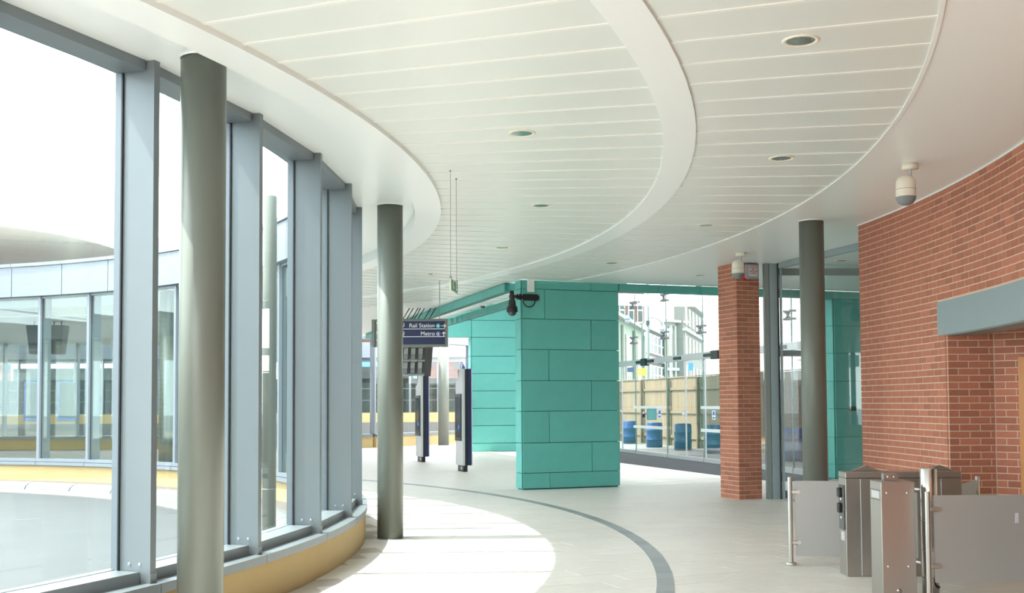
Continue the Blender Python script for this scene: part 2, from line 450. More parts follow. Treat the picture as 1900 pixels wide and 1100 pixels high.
lb = MB().prism([tuple(T0+TN*.3+TD*.2), tuple(T0+TN*.3+TD*11), (9.5, 26), (5.5, 29.5), (3.0, 39), (-3.6, 38.5), (-2.3, 29)], 5.45, 5.7)
lb.prism([(5.5, 29.5), (9.5, 26), (11, 28), (6.5, 39.5), (3.6, 39.5), (3.0, 39)], 6.0, 6.2)  # unseen canopy outside the glazing, added to cut skylight into the lobby
tag(lb.build('lobby_roof', mat('grey_soffit', (.42, .44, .43), .6)), kind='structure')
# ---------------------------------------------------------------- teal portal
def clad(parent, p0, p1, rows, thick, n, mt=TEAL, gap=.005):
    """rows = [(z0, z1, [fractions])]; panels from p0 to p1 standing proud along n"""
    p0 = Vector(p0); p1 = Vector(p1); d = p1-p0; n = Vector(n).normalized(); dn = d.normalized()
    for z0, z1, fr in rows:
        fr = [0]+list(fr)+[1]
        for i in range(len(fr)-1):
            a_ = p0+d*fr[i]+dn*gap; b_ = p0+d*fr[i+1]-dn*gap; pr = n*(thick+random.uniform(-.002, .003))
            c = (a_+b_)/2+pr/2
            MB().bevbox((0, 0, 0), ((b_-a_).length, pr.length, z1-z0-2*gap), .002, math.atan2(dn.y, dn.x)).build('cladding_panel', mt, parent, origin=None).location = (c.x, c.y, (z0+z1)/2)
ZR = [0.02, .307, .864, 1.452, 2.021, 2.601, 3.173, 3.73, 3.895]
pt = thing('teal_pillar', 'free-standing teal clad pillar panel beside the tall glass doors', 'pillar')
PW = 1.975
e = T0+TD*PW
b = MB().prism([tuple(T0+TD*.02+TN*.02), tuple(e-TD*.02+TN*.02), tuple(e-TD*.02+TN*.28), tuple(T0+TD*.02+TN*.28)], .0, 3.89); b.build('core', TEALD, pt)
rows = []
for i in range(8): rows.append((ZR[i], ZR[i+1], [.27] if i in (0, 2, 4, 6) else [.71]))
rows[6] = (ZR[6], ZR[7], [.23])
clad(pt, T0, e, rows, .02, -TN)
clad(pt, T0+TN*.3-TD*.0, T0, [(ZR[i], ZR[i+1], []) for i in range(8)], .02, -TD)
clad(pt, e, e+TN*.3, [(ZR[i], ZR[i+1], []) for i in range(8)], .02, TD)
clad(pt, e+TN*.3, T0+TN*.3, [(ZR[i], ZR[i+1], []) for i in range(8)], .02, TN)
# head beam along the portal plane to the right-hand teal wall
LR = 6.95
tb = thing('teal_head_beam', 'long teal beam bridging the entrance opening above the glass doors', 'beam')
f0 = T0+TD*(PW+.03); f1 = T0+TD*LR
MB().prism([tuple(f0+TN*.02), tuple(f1+TN*.02), tuple(f1+TN*.28), tuple(f0+TN*.28)], 3.75, 3.89).build('core', TEALD, tb)
clad(tb, f0, f1, [(3.73, 3.895, [.17, .36, .55, .77])], .02, -TN)
clad(tb, f1, f0, [(3.73, 3.895, [.2, .4, .6, .8])], .02, TN)
# right-hand teal wall
tw = thing('wall_teal', kind='structure')
g0 = T0+TD*(LR-.02); g1 = T0+TD*(LR+.88); g2 = T0+TD*(LR+4.5)
MB().prism([tuple(g0+TN*.02), tuple(g2+TN*.02), tuple(g2+TN*.28), tuple(g0+TN*.28)], 0, 3.89).build('core', TEALD, tw)
clad(tw, g0, g1, [(ZR[i], ZR[i+1], []) for i in range(8)], .02, -TN)
clad(tw, g1+TD*.03, g2, [(ZR[i], ZR[i+1], [.3, .6]) for i in range(8)], .02, -TN)
clad(tw, g0+TN*.3, g0, [(ZR[i], ZR[i+1], []) for i in range(8)], .02, -TD)
tag(MB().prism([(9.0, 7.2), (9.15, 7.2), (9.15, 24.4), (9.0, 24.4)], 0, 3.9).build('wall_lobby_shade', CEILW), kind='structure')  # unseen side wall, added to keep open sky off the teal wall
tag(MB().prism([(2.95, 4.1), (7.5, 4.1), (7.5, -6), (-2.5, -6), (-2.5, -6.2), (7.7, -6.2), (7.7, 4.3), (2.95, 4.3)], 0, 3.9).build('wall_rear_shade', BRICKS), kind='structure')  # unseen brick wall behind the camera, added to shade faces turned to it
tag(MB().prism([(1.5, 4.3), (7.7, 4.3), (7.7, -6.2), (-2.5, -6.2), (-1.0, -1.5)], 3.91, 4.05).build('rear_shade_soffit', CEILW), kind='structure')  # unseen soffit over that space, added to darken it as well
# return beam running back from the pillar
rb_ = thing('teal_return_beam', 'teal beam running back from the pillar along the ceiling edge', 'beam')
h0 = B0+BD*.3; h1 = B0+BD*16.5
MB().prism([tuple(h0-BN*.1), tuple(h1-BN*.1), tuple(h1+BN*.10), tuple(h0+BN*.10)], 3.75, 3.89).build('core', TEALD, rb_)
clad(rb_, h1-BN*.1, h0-BN*.1, [(3.73, 3.895, [.15, .3, .45, .6, .75, .9])], .02, -BN)
h2 = B0+BN*1.15+BD*3.6; h3 = B0+BN*1.15+BD*16
r2_ = thing('teal_lobby_beam', 'second slimmer teal beam parallel behind the first, by the dome camera', 'beam')
MB().prism([tuple(h2), tuple(h3), tuple(h3+BN*.15), tuple(h2+BN*.15)], 3.80, 3.95).build('core', TEALD, r2_)
clad(r2_, h3, h2, [(3.78, 3.955, [.2, .4, .6, .8])], .02, -BN)
# slatted soffit between the beams
so = thing('slatted_soffit', 'pale slatted lobby soffit with dark joints between the two teal beams', 'soffit')
k = 0; s = .35
while s < 15.5:
    a_ = B0+BD*s+BN*.13; b_ = a_+BD*.56
    MB().prism([tuple(a_), tuple(b_), tuple(b_+BN*1.0), tuple(a_+BN*1.0)], 3.98, 4.01).build('soffit_slat', CEILW, so); s += .6
s = 3.7
while s < 15.5:
    a_ = B0+BD*s+BN*1.33; b_ = a_+BD*.56
    MB().prism([tuple(a_), tuple(b_), tuple(b_+BN*3.2), tuple(a_+BN*3.2)], 4.90, 4.93).build('soffit_slat', CEILW, so); s += .6
# far teal wall with an opening
fw = thing('wall_far_teal', kind='structure')
q0 = Vector((-3.1, 37.05)); q1 = Vector((-1.35, 37.4)); q2 = Vector((3.2, 38.3)); qn = Vector((.19, -.98))
MB().prism([tuple(q1+Vector((0, .03))), tuple(q2+Vector((0, .03))), (3.2, 38.8), (-1.4, 37.9)], 0, 4.95).build('core', TEALD, fw)
MB().prism([tuple(q0+Vector((0, .03))), tuple(q1+Vector((0, .03))), (-1.4, 37.9), (-3.1, 37.5)], 3.83, 4.95).build('core', TEALD, fw)
zz = [0, .28, .86, 1.44, 2.02, 2.60, 3.18, 3.81, 4.38, 4.95]
clad(fw, q1, q2, [(zz[i], zz[i+1], [.47]) for i in range(9)], .03, qn, gap=.008)
clad(fw, q0, q1, [(3.81, 4.38, []), (4.38, 4.95, [])], .03, qn, gap=.008)
clad(fw, q1+Vector((-.1, .5)), q1, [(zz[i], zz[i+1], []) for i in range(7)], .03, (-1, -.2), gap=.008)
o = MB().box((-1.44, 37.3, 1.42), (.12, .08, .42)).build('wall_box', GREYM); tag(o, 'small grey box on the edge of the far teal wall', 'box')

# ---------------------------------------------------------------- brick walls
BW, BH, JT = .225, .075, .011
def brick_obj(parent, mesh, c, rz):
    o = bpy.data.objects.new('brick', mesh); COL.objects.link(o); o.parent = parent; o.location = c; o.rotation_euler = (0, 0, rz); return o
def brick_mesh(L, d=.05): return MB().bevbox((0, 0, 0), (L-JT, d, BH-JT), .002).build
_bm = {}
def get_brick(L, parent, c, rz):
    key = round(L, 3)
    if key not in _bm:
        o = MB().bevbox((0, 0, 0), (L-JT, .05, BH-JT), .002).build('brick', BRICK, parent); _bm[key] = o.data
        o.location = c; o.rotation_euler = (0, 0, rz); return o
    return brick_obj(parent, _bm[key], c, rz)
RB = 19.87
bw = thing('wall_right', kind='structure')
A_END, A_OPEN, A_LINT, A_O2 = 7.15, -.13, .56, -13.5
def bodysect(b, a0, a1, z0, z1): b.ring(RB+.004, RB+.32, z0, z1, a0, a1, 1.5)
b = MB(); bodysect(b, A_OPEN+.22, A_END-.05, 0, 3.9); bodysect(b, A_O2, A_OPEN+.22, 2.31, 3.9); bodysect(b, -25, A_O2, 0, 3.9)
b.build('mortar', MORT, bw)
bricks = []
dA = math.degrees(BW/RB)
for c in range(52):
    z = (c+.5)*BH
    a = A_END-(dA if c % 2 == 0 else dA*1.5)
    if c % 2: bricks.append((A_END-dA*.25, z, BW/2))
    while a > -25:
        am = a+dA/2; L = BW
        if z < 2.31 and a < A_OPEN and a+dA > A_O2:
            if a+dA > A_OPEN+.22 : # cut brick at the opening
                am = (A_OPEN+.15+a+dA)/2; L = math.radians(a+dA-A_OPEN-.15)*RB
                bricks.append((am, z, L))
        elif 2.31 < z < 2.69 and a < A_LINT:
            if a+dA > A_LINT+.12:
                am = (A_LINT+a+dA)/2; L = math.radians(a+dA-A_LINT)*RB; bricks.append((am, z, L))
        else: bricks.append((am, z, L))
        a -= dA
def bkey(t):
    x, y = pol(RB, t[0]); return (not in_frame(x, y, t[1]), math.hypot(x, y)+abs(t[1]-1.6)*.3)
bricks.sort(key=bkey)
rest = MB()
for k, (am, z, L) in enumerate(bricks):
    x, y = pol(RB+.025, am); rz = math.radians(am+90)
    if k < 300: get_brick(L, bw, (x, y, z), rz)
    else: rest.box((x, y, z), (L-JT, .05, BH-JT), rz)
tag(rest.build('distant_bricks', BRICKS, bw), kind='stuff')
# end face of the wall at the glazed partition
x0, y0 = pol(RB, A_END)
# white trim line at the top of the wall
tag(MB().ring(RB-.012, RB+.02, 3.885, 3.899, -25, A_END, 1.5).build('trim_1', CEILW), kind='structure')
# recess behind the opening: reveal, return, back wall
def flat_bricks(parent, p0, p1, z0c, z1c, off=0, maxlen=BW, limit=300):
    p0 = Vector(p0); p1 = Vector(p1); d = p1-p0; L = d.length; d.normalize(); n = Vector((d.y, -d.x)); rz = math.atan2(d.y, d.x)
    cnt = 0
    for c in range(z0c, z1c):
        z = (c+.5)*BH; s = 0; first = (BW/2 if (c+off) % 2 else BW)
        segs = []; 
        while s < L-.02:
            l = first if s == 0 else BW
            l = min(l, L-s)
            if l > .03: segs.append((s, l))
            s += l
        for s_, l in segs:
            q = p0+d*(s_+l/2)+n*-.025
            get_brick(l, parent, (q.x, q.y, z), rz); cnt += 1
    return cnt
rv = thing('wall_reveal', kind='structure')
pa = Vector(pol(RB, A_OPEN)); pb = Vector((5.41, 12.42)); pc = Vector((5.96, 11.85)); pd = Vector((6.2, 8.2))
pa2 = Vector((4.69, 12.05))
pa2 = Vector(pol(RB, A_OPEN)) ; pb = pa2+Vector((.50, .01)); pc = pb+Vector((.50, -.48))
rn = Vector((-(pb-pa2).normalized().y, (pb-pa2).normalized().x)); rm = Vector((-(pc-pb).normalized().y, (pc-pb).normalized().x))
rd = (pb-pa2).normalized()
MB().prism([tuple(pa2+rn*.004), tuple(pb+rn*.004+rd*.05), tuple(pb+rn*.2+rd*.05), tuple(pa2+rn*.2+rd*.05)], 0, 2.60).build('mortar', MORT, rv)
flat_bricks(rv, pa2+rd*.0, pb, 0, 31)
rc = tag(MB().prism([tuple(pb+rm*.004), tuple(pc+rm*.004), tuple(pc+rm*.2), tuple(pb+rm*.2)], 0, 2.6).build('wall_recess', MORT), kind='structure')
flat_bricks(rc, pb, pc, 0, 34)
tag(MB().prism([(4.3, 7.15), (6.3, 7.15), (6.3, 7.3), (4.3, 7.3)], 0, 2.62).build('wall_recess_shade', BRICKS), kind='structure')  # unseen end wall, added to stop outside light brightening the recess
tag(MB().prism([tuple(pc), tuple(pc+Vector((.3, 0))), (6.2, 7.0), (5.9, 7.0)], 0, 2.6).build('wall_back', MORT), kind='structure')
tag(MB().prism([tuple(pa2+Vector((.3, 0))), tuple(pb+Vector((.1, .2))), tuple(pc+Vector((.3, 0))), (6.2, 7.0), (4.4, 7.0)], 2.62, 2.68).build('recess_soffit', GREYP), kind='structure')
# wooden door frame in the recess
dd = (pc-pb).normalized(); dn = Vector((dd.y, -dd.x))
dr = thing('door_1', kind='structure')
s0 = .30
q = pb+dd*s0+dn*.02
MB().box((q.x, q.y, 1.03), (.07, .05, 2.06), math.atan2(dd.y, dd.x)).build('door_jamb', WOOD, dr)
q = pb+dd*(s0+.3)+dn*.02
MB().box((q.x, q.y, 2.035), (.53, .05, .07), math.atan2(dd.y, dd.x)).build('door_head', WOOD, dr)
q = pb+dd*(s0+.3)+dn*.01
MB().box((q.x, q.y, 1.0), (.5, .03, 1.99), math.atan2(dd.y, dd.x)).build('door_leaf', mat('warm_door_veneer', (.42, .17, .05), .4, nscale=5, namt=.2, stretch=(6, 6, .5)), dr)
# lintel
li = thing('lintel', 'wide blue-grey steel lintel over the brick wall opening', 'lintel')
MB().ring(RB-.012, RB+.33, 2.315, 2.68, A_O2-1, A_LINT, 1.2).build('lintel_plate', LINT, li)
MB().ring(RB-.006, RB+.30, 2.30, 2.314, A_O2-1, A_OPEN, 1.2).build('underside_plate', GREYP, li)

# brick pier
pi_ = thing('brick_pier', 'square red brick pier carrying the warning box beside the grey steel post', 'pier')
c0 = Vector((3.717, 18.485)); cl = Vector((3.50, 19.02)); cr_ = Vector((4.19, 18.74))
dl = (cl-c0).normalized(); drr = Vector((-dl.y, dl.x))*-1
drr = Vector((dl.y, -dl.x)); 
c0v = c0; wl_, wr_ = .56, .45
pl = c0+dl*wl_; pr = c0+drr*wr_; pk = pl+drr*wr_
ins = .006; cen = (c0+pk)/2
def shrink(q): v = cen-q; return tuple(q+v.normalized()*ins*1.4)
MB().prism([shrink(c0), shrink(pr), shrink(pk), shrink(pl)], 0, 3.89).build('mortar', MORT, pi_)
flat_bricks(pi_, pl, c0, 0, 52, 0)
flat_bricks(pi_, c0, pr, 0, 52, 1)

# ---------------------------------------------------------------- columns
def column(xy, r, z1, label, group, z0=0, seam=True):
    c = thing('round_column', label, 'column', group, loc=(xy[0], xy[1], z0))
    MB().lathe([(0, 0), (r, 0), (r, z1-z0-.012), (0, z1-z0-.012)], 48).build('shaft', COLM, c)
    c.children
    o = c.children[0] if c.children else None
    MB().lathe([(r+.004, z1-z0-.012), (r+.004, z1-z0)], 48).build('top_collar', CEILW, c)
    MB().lathe([(r+.003, 0), (r+.003, .01), (r, .01)], 48).build('base_ring', GREYP, c)
    for ch in c.children: ch.location = (0, 0, 0)
    return c
lab = {0: 'nearest grey-green round column, standing large before the windows at left', 1: 'grey-green round column just past the end of the curved yellow wall',
       2: 'grey-green column behind the curved window wall, third along the ring', 3: 'grey-green column seen through glass across the courtyard'}
for i in range(4):
    a = -18.7+24.41*i
    column(pol(13.79, a), .154, 4.0, lab[i], 'round columns inside the glazed ring')
column(at(1505, 411, 14.2)[:2], .154, 3.9, 'grey-green round column between the brick pier and the brick wall', None)
column((-2.66, 43.4), .21, 4.6, 'pale round column far off beyond the hanging direction sign', None)
# slim post in the courtyard
q = at(500, 700, 14.4)
cc = thing('courtyard_post', 'slim grey-green post outside in the courtyard, seen through the third pane', 'post', loc=(q.x, q.y, -.1))
MB().lathe([(0, 0), (.088, 0), (.088, 4.38), (.08, 4.4), (0, 4.4)], 32).build('shaft', COLM, cc).location = (0, 0, 0)
MB().lathe([(.09, .62), (.09, .635)], 32).build('joint_ring', GREYP, cc).location = (0, 0, 0)

# ---------------------------------------------------------------- partition glazing next to the pier
def part_bar(parent, name, p0, p1, w, z0, z1, mt):
    p0 = Vector(p0[:2]); p1 = Vector(p1[:2]); d = (p1-p0).normalized(); n = Vector((d.y, -d.x))*w/2
    return MB().prism([tuple(p0+n), tuple(p1+n), tuple(p1-n), tuple(p0-n)], z0, z1).build(name, mt, parent)
sp_ = thing('steel_post', 'tall grey steel channel post standing against the brick pier', 'post')
pp = Vector((4.33, 18.56))
MB().box((4.235, 18.62, 1.95), (.075, .12, 3.9)).build('flange', GREYP, sp_)
MB().box((4.345, 18.64, 1.95), (.145, .16, 3.9), .12).build('web', LINT, sp_)
MB().box((4.42, 18.58, 1.95), (.02, .12, 3.9)).build('gasket', MULLD, sp_)
MB().box((4.49, 18.56, .07), (.05, .08, .14)).build('foot_block', BLACK, sp_)
wp = thing('window_1', kind='structure')
pts = [(5.75, 13.8), (5.2, 15.7), (4.85, 16.9), (4.44, 18.42)]
for i in range(3):
    part_bar(wp, 'head_rail', pts[i], pts[i+1], .06, 3.80, 3.898, LINT)
    part_bar(wp, 'bottom_rail', pts[i], pts[i+1], .05, .004, .03, LINT)
    part_bar(wp, 'glass_pane', pts[i], pts[i+1], .012, .03, 3.80, GLASSC)
part_bar(wp, 'edge_frame', (4.46, 18.50), (4.46, 18.56), .03, 0, 3.8, LINT)
wq = thing('window_2', kind='structure')
part_bar(wq, 'head_rail', (4.46, 18.72), (9.0, 18.95), .10, 3.72, 3.83, GREYP)
part_bar(wq, 'over_panel', (4.46, 18.72), (9.0, 18.95), .012, 3.83, 3.9, GLASSC)
part_bar(wq, 'glass_pane', (4.46, 18.72), (9.0, 18.95), .012, .03, 3.72, GLASSC)
part_bar(wq, 'transom', (4.46, 18.72), (4.99, 18.75), .05, 2.36, 2.46, LINT)
o = MB().box((7.06, 23.28, 1.45), (.15, .04, .09), math.radians(20.5)).build('switch_box', BLACK)
tag(o, 'small black switch box on the right-hand teal wall', 'switch')
MB().box((7.06-.04, 23.255, 1.45), (.02, .02, .02), math.radians(20.5)).build('indicator', WHITE, o)
MB().box((7.06+.0, 23.27, 1.45), (.02, .02, .02), math.radians(20.5)).build('indicator', WHITE, o)
MB().box((7.06+.04, 23.285, 1.45), (.02, .02, .02), math.radians(20.5)).build('indicator', WHITE, o)

# ---------------------------------------------------------------- tall entrance glazing
eg = thing('window_3', kind='structure')
G0 = Vector((2.9, 39.0)); G1 = Vector((6.66, 23.6)); GD = (G1-G0).normalized(); GN = Vector((-GD.y, GD.x))*-1
GN = Vector((GD.y, -GD.x))   # towards the concourse
if GN.x > 0: GN = -GN
def gpt(px):   # intersection of the sight line in plan with the glazing line
    k = (px-950)/F_PX
    t = (k*G0.y-G0.x)/(GD.x-k*GD.y); return G0+GD*t
joints = [1140, 1179, 1237, 1305, 1375, 1470, 1535]
jp = [gpt(x) for x in joints]
for i in range(len(jp)-1):
    a_, b_ = jp[i], jp[i+1]; L = (b_-a_).length
    part_bar(eg, 'upper_pane', a_+GD*.012, b_-GD*.012, .015, 2.93, 5.9, GLASSC)
    part_bar(eg, 'lower_pane', a_+GD*.012, b_-GD*.012, .015, .12, 2.76, GLASSC)
    part_bar(eg, 'bottom_rail', a_+GD*.02, b_-GD*.02, .05, .006, .12, SILV)
    part_bar(eg, 'pane_edge', a_-GD*.01, a_+GD*.01, .03, .02, 5.9, mat('green_glass_edge', (.16, .28, .25), .3))
part_bar(eg, 'transom', jp[0], jp[-1], .12, 2.76, 2.93, SILV)
for px in (1190, 1211, 1261, 1318, 1455):
    q = gpt(px)+GN*.07; part_bar(eg, 'door_sensor', q-GD*.25, q+GD*.25, .05, 2.80, 2.88, BLACK)
for px in (1199, 1332):
    q = gpt(px)+GN*.05; part_bar(eg, 'motor_block', q-GD*.22, q+GD*.22, .12, 2.72, 2.94, BLACK)
for px in (1154, 1272, 1308, 1352):
    q = gpt(px); part_bar(eg, 'leaf_edge', q-GD*.02, q+GD*.02, .03, .02, 2.76, SILV)
for i in range(1, len(jp)-1):
    for z in (3.55, 4.65):
        q = jp[i]; mb = MB()
        c = Vector((q.x, q.y, z))
        g3 = Vector((GD.x, GD.y, 0)); n3 = Vector((GN.x, GN.y, 0))
        mb.box(tuple(c-g3*.17), (.05, .04, .22), math.atan2(GD.y, GD.x))
        for sgn in (-1, 1):
            for zz_ in (-.09, .09):
                mb.tube(c-g3*.15, c+n3*.10+g3*.15*sgn+Vector((0, 0, zz_)), .018, 8)
                mb.tube(c+g3*.15*sgn+Vector((0, 0, zz_))-n3*.03, c+n3*.12+g3*.15*sgn+Vector((0, 0, zz_)), .028, 10)
        mb.build('spider_fitting', GREYM, eg)
for (pa_, pb_) in ((1182, 1239), (1308, 1345)):
    bb = thing('barrier_rail', 'pair of white rails across the %s glass entrance leaf' % ('left' if pa_ < 1200 else 'right'), 'rail')
    a_ = gpt(pa_)+GN*.12; b_ = gpt(pb_)+GN*.12
    for z in (.86, 1.46): part_bar(bb, 'rail', a_, b_, .04, z-.04, z+.04, mat('white_rail', (.7, .76, .76), .4))
# notices on the glass
def notice(px, py, w_, h_, mt, label, deco=None, Yoff=.03):
    q = gpt(px)+GN*Yoff; c = at(px, py, q.y); dist = q.y/F_PX
    n_ = thing('notice', label, 'notice')
    W_, H_ = w_*dist, h_*dist
    M = frame((q.x, q.y, c.z), (-GN.y*-1*-1, GN.x*1, 0) if False else (1, 0, 0), (0, 0, 1))
    MB().box((q.x, q.y, c.z), (W_, .012, H_)).build('plate', mt, n_)
    if deco:
        for dx, dz, sw, sh, m_ in deco:
            MB().box((q.x+dx*W_, q.y-.009, c.z+dz*H_), (sw*W_, .006, sh*H_)).build('printed_block', m_, n_)
    return n_
notice(1194.5, 768, 4, 13, NAVY, 'narrow dark sticker on the glass left of the teal notice', [(0, .2, .6, .3, WHITE)])
notice(1210, 768.5, 18, 21, mat('teal_screen', (.10, .30, .30), .3), 'square teal-grey panel on the glass behind the white rails', [(0, 0, .86, .86, mat('teal_screen_face', (.14, .40, .40), .25))])
notice(1224.5, 768, 6, 16, WHITE, 'white and blue safety sticker right of the teal panel', [(0, .2, .6, .42, BLUES), (0, -.3, .6, .2, BLUES)])
notice(1271, 767, 10, 10, SILV, 'pale square sticker on the middle glass door joint', [(-.22, 0, .34, .7, WHITE), (.22, 0, .34, .7, WHITE)])
notice(1325, 770, 6, 17, WHITE, 'white and blue safety sticker next to the brick pier', [(0, .2, .6, .42, BLUES), (0, -.3, .6, .2, BLUES)])

# ---------------------------------------------------------------- downlights
dls = [(1.849, 7.05, 'first'), (.093, 9.458, ''), (2.555, 10.495, ''), (.349, 12.959, ''), (2.53, 14.478, ''), (-.134, 16.459, ''), (1.648, 18.356, ''), (-1.397, 19.803, ''), (3.4, 20.2, '')]
dlab = ['largest recessed round downlight, at upper right of the panelled ceiling', 'downlight in the inner panel row nearest the camera', 'second nearest downlight of the outer row, above the brick wall side',
        'downlight in the inner row above the hanging exit sign', 'downlight in the outer row above the brick pier', 'third downlight of the inner row, small, above the teal pillar',
        'small downlight in the outer row above the pillar head', 'most distant downlight of the inner row, above the direction sign', 'small downlight tucked behind the brick pier top']
for (x, y, _), l in zip(dls, dlab):
    z = 3.899
    if l.startswith('small downlight tucked'): z = 3.899
    d = thing('downlight', l, 'downlight', 'recessed ceiling downlights', loc=(x, y, z))
    R_ = .118
    MB().lathe([(R_, .001), (R_, -.006), (R_-.008, -.010), (R_-.026, -.006), (R_-.03, .003)], 36).build('rim', CREAM, d).location = (0, 0, 0)
    MB().lathe([(R_-.028, -.0045), (.07, -.0052), (.03, -.0060), (0, -.0062)], 36).build('lens', mat('downlight_lens', (.35, .40, .36), .12, .6, nscale=40, namt=.6), d).location = (0, 0, 0)
q = at(1562, 487, 18.2)
d = thing('downlight', 'lone downlight in the lobby ceiling behind the glass partition', 'downlight', loc=(q.x, q.y, 3.899))
MB().lathe([(.118, .001), (.118, -.006), (.09, -.008), (.088, .001)], 32).build('rim', CREAM, d).location = (0, 0, 0)
MB().lathe([(.09, -.004), (0, -.0045)], 32).build('lens', MATS['downlight_lens'], d).location = (0, 0, 0)

# ---------------------------------------------------------------- pendant speakers
for (px, y_, l) in ((1688, 10.8, 'white capsule ceiling speaker with grey tip, hanging near the brick wall'), (1374, 17.2, 'white capsule ceiling speaker with grey tip, hanging before the brick pier')):
    q = at(px, 290, y_); x_ = q.x if px > 1500 else at(1374, 457, y_).x
    s_ = thing('pendant_speaker', l, 'speaker', 'capsule speakers', loc=(x_, y_, 3.9))
    for nm, pf, mt in (('ceiling_rose', [(0, 0), (.072, 0), (.078, -.03), (.078, -.05), (.03, -.056), (0, -.056)], CREAM), ('stem', [(.016, -.05), (.016, -.125)], SILV)):
        MB().lathe(pf, 28).build(nm, mt, s_).location = (0, 0, 0)
    dx = -.045
    cap = [(0, -.112), (.04, -.117), (.072, -.135), (.09, -.165), (.093, -.20), (.095, -.25), (.095, -.322)]
    MB().lathe(cap, 32, c=(dx, 0, 0)).build('shell', CREAM, s_).location = (0, 0, 0)
    MB().lathe([(.0955, -.248), (.0955, -.252)], 32, c=(dx, 0, 0)).build('seam', GREYM, s_).location = (0, 0, 0)
    MB().lathe([(.095, -.322), (.088, -.355), (.066, -.386), (.035, -.402), (0, -.406)], 32, c=(dx, 0, 0)).build('grille', GREYM, s_).location = (0, 0, 0)

# ---------------------------------------------------------------- warning box on the pier
wbx = thing('warning_box', 'red and grey alarm box with a red-lettered notice at the pier top', 'alarm')
fr_ = (c0+pr)/2; nf = Vector((drr.y, -drr.x))
ang = math.atan2(drr.y, drr.x)
cb = c0+drr*.215+nf*.0
def onpier(s, n_, z): q = c0+drr*s+nf*n_; return (q.x, q.y, z)
MB().bevbox(onpier(.235, .035, 3.755), (.25, .07, .26), .01, ang).build('red_back', RED, wbx)
MB().bevbox(onpier(.235, .105, 3.755), (.245, .07, .25), .018, ang).build('grey_case', mat('grey_case', (.28, .31, .31), .4), wbx)
MB().box(onpier(.235, .142, 3.755), (.175, .006, .17), ang).build('notice_face', mat('pale_notice', (.55, .55, .54), .5), wbx)
up = Vector((0, 0, 1)); r3 = Vector((drr.x, drr.y, 0))
for k, (tx, sz) in enumerate((('WARNING', .034), ('FIRE', .03), ('SHUTTER', .034), ('CLOSING', .03))):
    text(tx, sz, frame(onpier(.235, .147, 3.815-.031*k), r3, up), RED, wbx, align='CENTER')

# ---------------------------------------------------------------- CCTV at the pillar corner, conduit, dome camera
Yp = 20.75
cb_ = at(984, 530, 20.85)
o = MB().box((cb_.x, 20.84, 3.795), (.125, .09, .25), math.radians(20.5)).build('cable_box', CEILW)
tag(o, 'white square cable box at the head of the teal pillar', 'box')
cv = thing('surveillance_camera', 'black dome surveillance camera on a black bracket at the pillar corner', 'camera')
b0 = at(965, 550, 20.70); b1 = at(1001, 551, 20.88)
def PT(s, n_, z): q = T0+TD*s-TN*n_; return Vector((q.x, q.y, z))
zb = at(980, 551, 20.75).z
MB().box(PT(.17, .035, zb), (.34, .012, .12), math.radians(20.5)).build('bracket_plate', BLACK, cv)
MB().box(PT(-.04, .06, zb), (.14, .03, .11), math.radians(20.5)).build('side_plate', BLACK, cv)
MB().tube(PT(-.08, .08, zb), PT(-.21, .12, zb+.01), .025, 12).tube(PT(-.11, .08, zb), PT(-.13, .09, zb), .045, 12).build('arm', BLACK, cv)
cpos = PT(-.24, .13, zb)
MB().lathe([(0, .11), (.03, .105), (.045, .08), (.045, .03), (.055, .02), (.055, -.03), (.04, -.045), (.055, -.06), (.068, -.12), (.072, -.17), (.10, -.20), (.105, -.29), (.085, -.295)], 28, c=cpos).build('housing', BLACK, cv)
MB().lathe([(.09, -.20), (.093, -.205), (.088, -.21)], 28, c=cpos).build('trim_ring', SILV, cv)
MB().lathe([(.085, -.27), (.083, -.30), (.068, -.335), (.04, -.358), (0, -.366)], 28, c=cpos).build('dome', DSCR, cv)
lp = [PT(.13-.12*math.cos(t), .05, zb-.06-.12*math.sin(t)) for t in [PI*i/12 for i in range(13)]]
MB().path(lp, .011, 8).build('cable_loop', BLACK, cv)
for s_ in (.32, .02, -.02, -.09):
    for dz in (-.045, .045): MB().tube(PT(s_, .04, zb+dz), PT(s_, .082 if s_ < .01 else .05, zb+dz), .008, 8).build('screw', WHITE, cv)
q = at(896, 567, 25.2); 
dc = thing('dome_camera', 'small white dome camera fixed under the slatted lobby soffit', 'camera', loc=(q.x, q.y, q.z))
MB().lathe([(0, .09), (.06, .09), (.075, .07), (.075, .0), (.06, -.01)], 24).build('housing', CEILW, dc).location = (0, 0, 0)
MB().lathe([(.058, .0), (.055, -.03), (.035, -.055), (0, -.065)], 24).build('dome', DSCR, dc).location = (0, 0, 0)
MB().tube((0, 0, .08), (0, 0, 3.98-q.z), .03, 10).build('stem', CEILW, dc).location = (0, 0, 0)

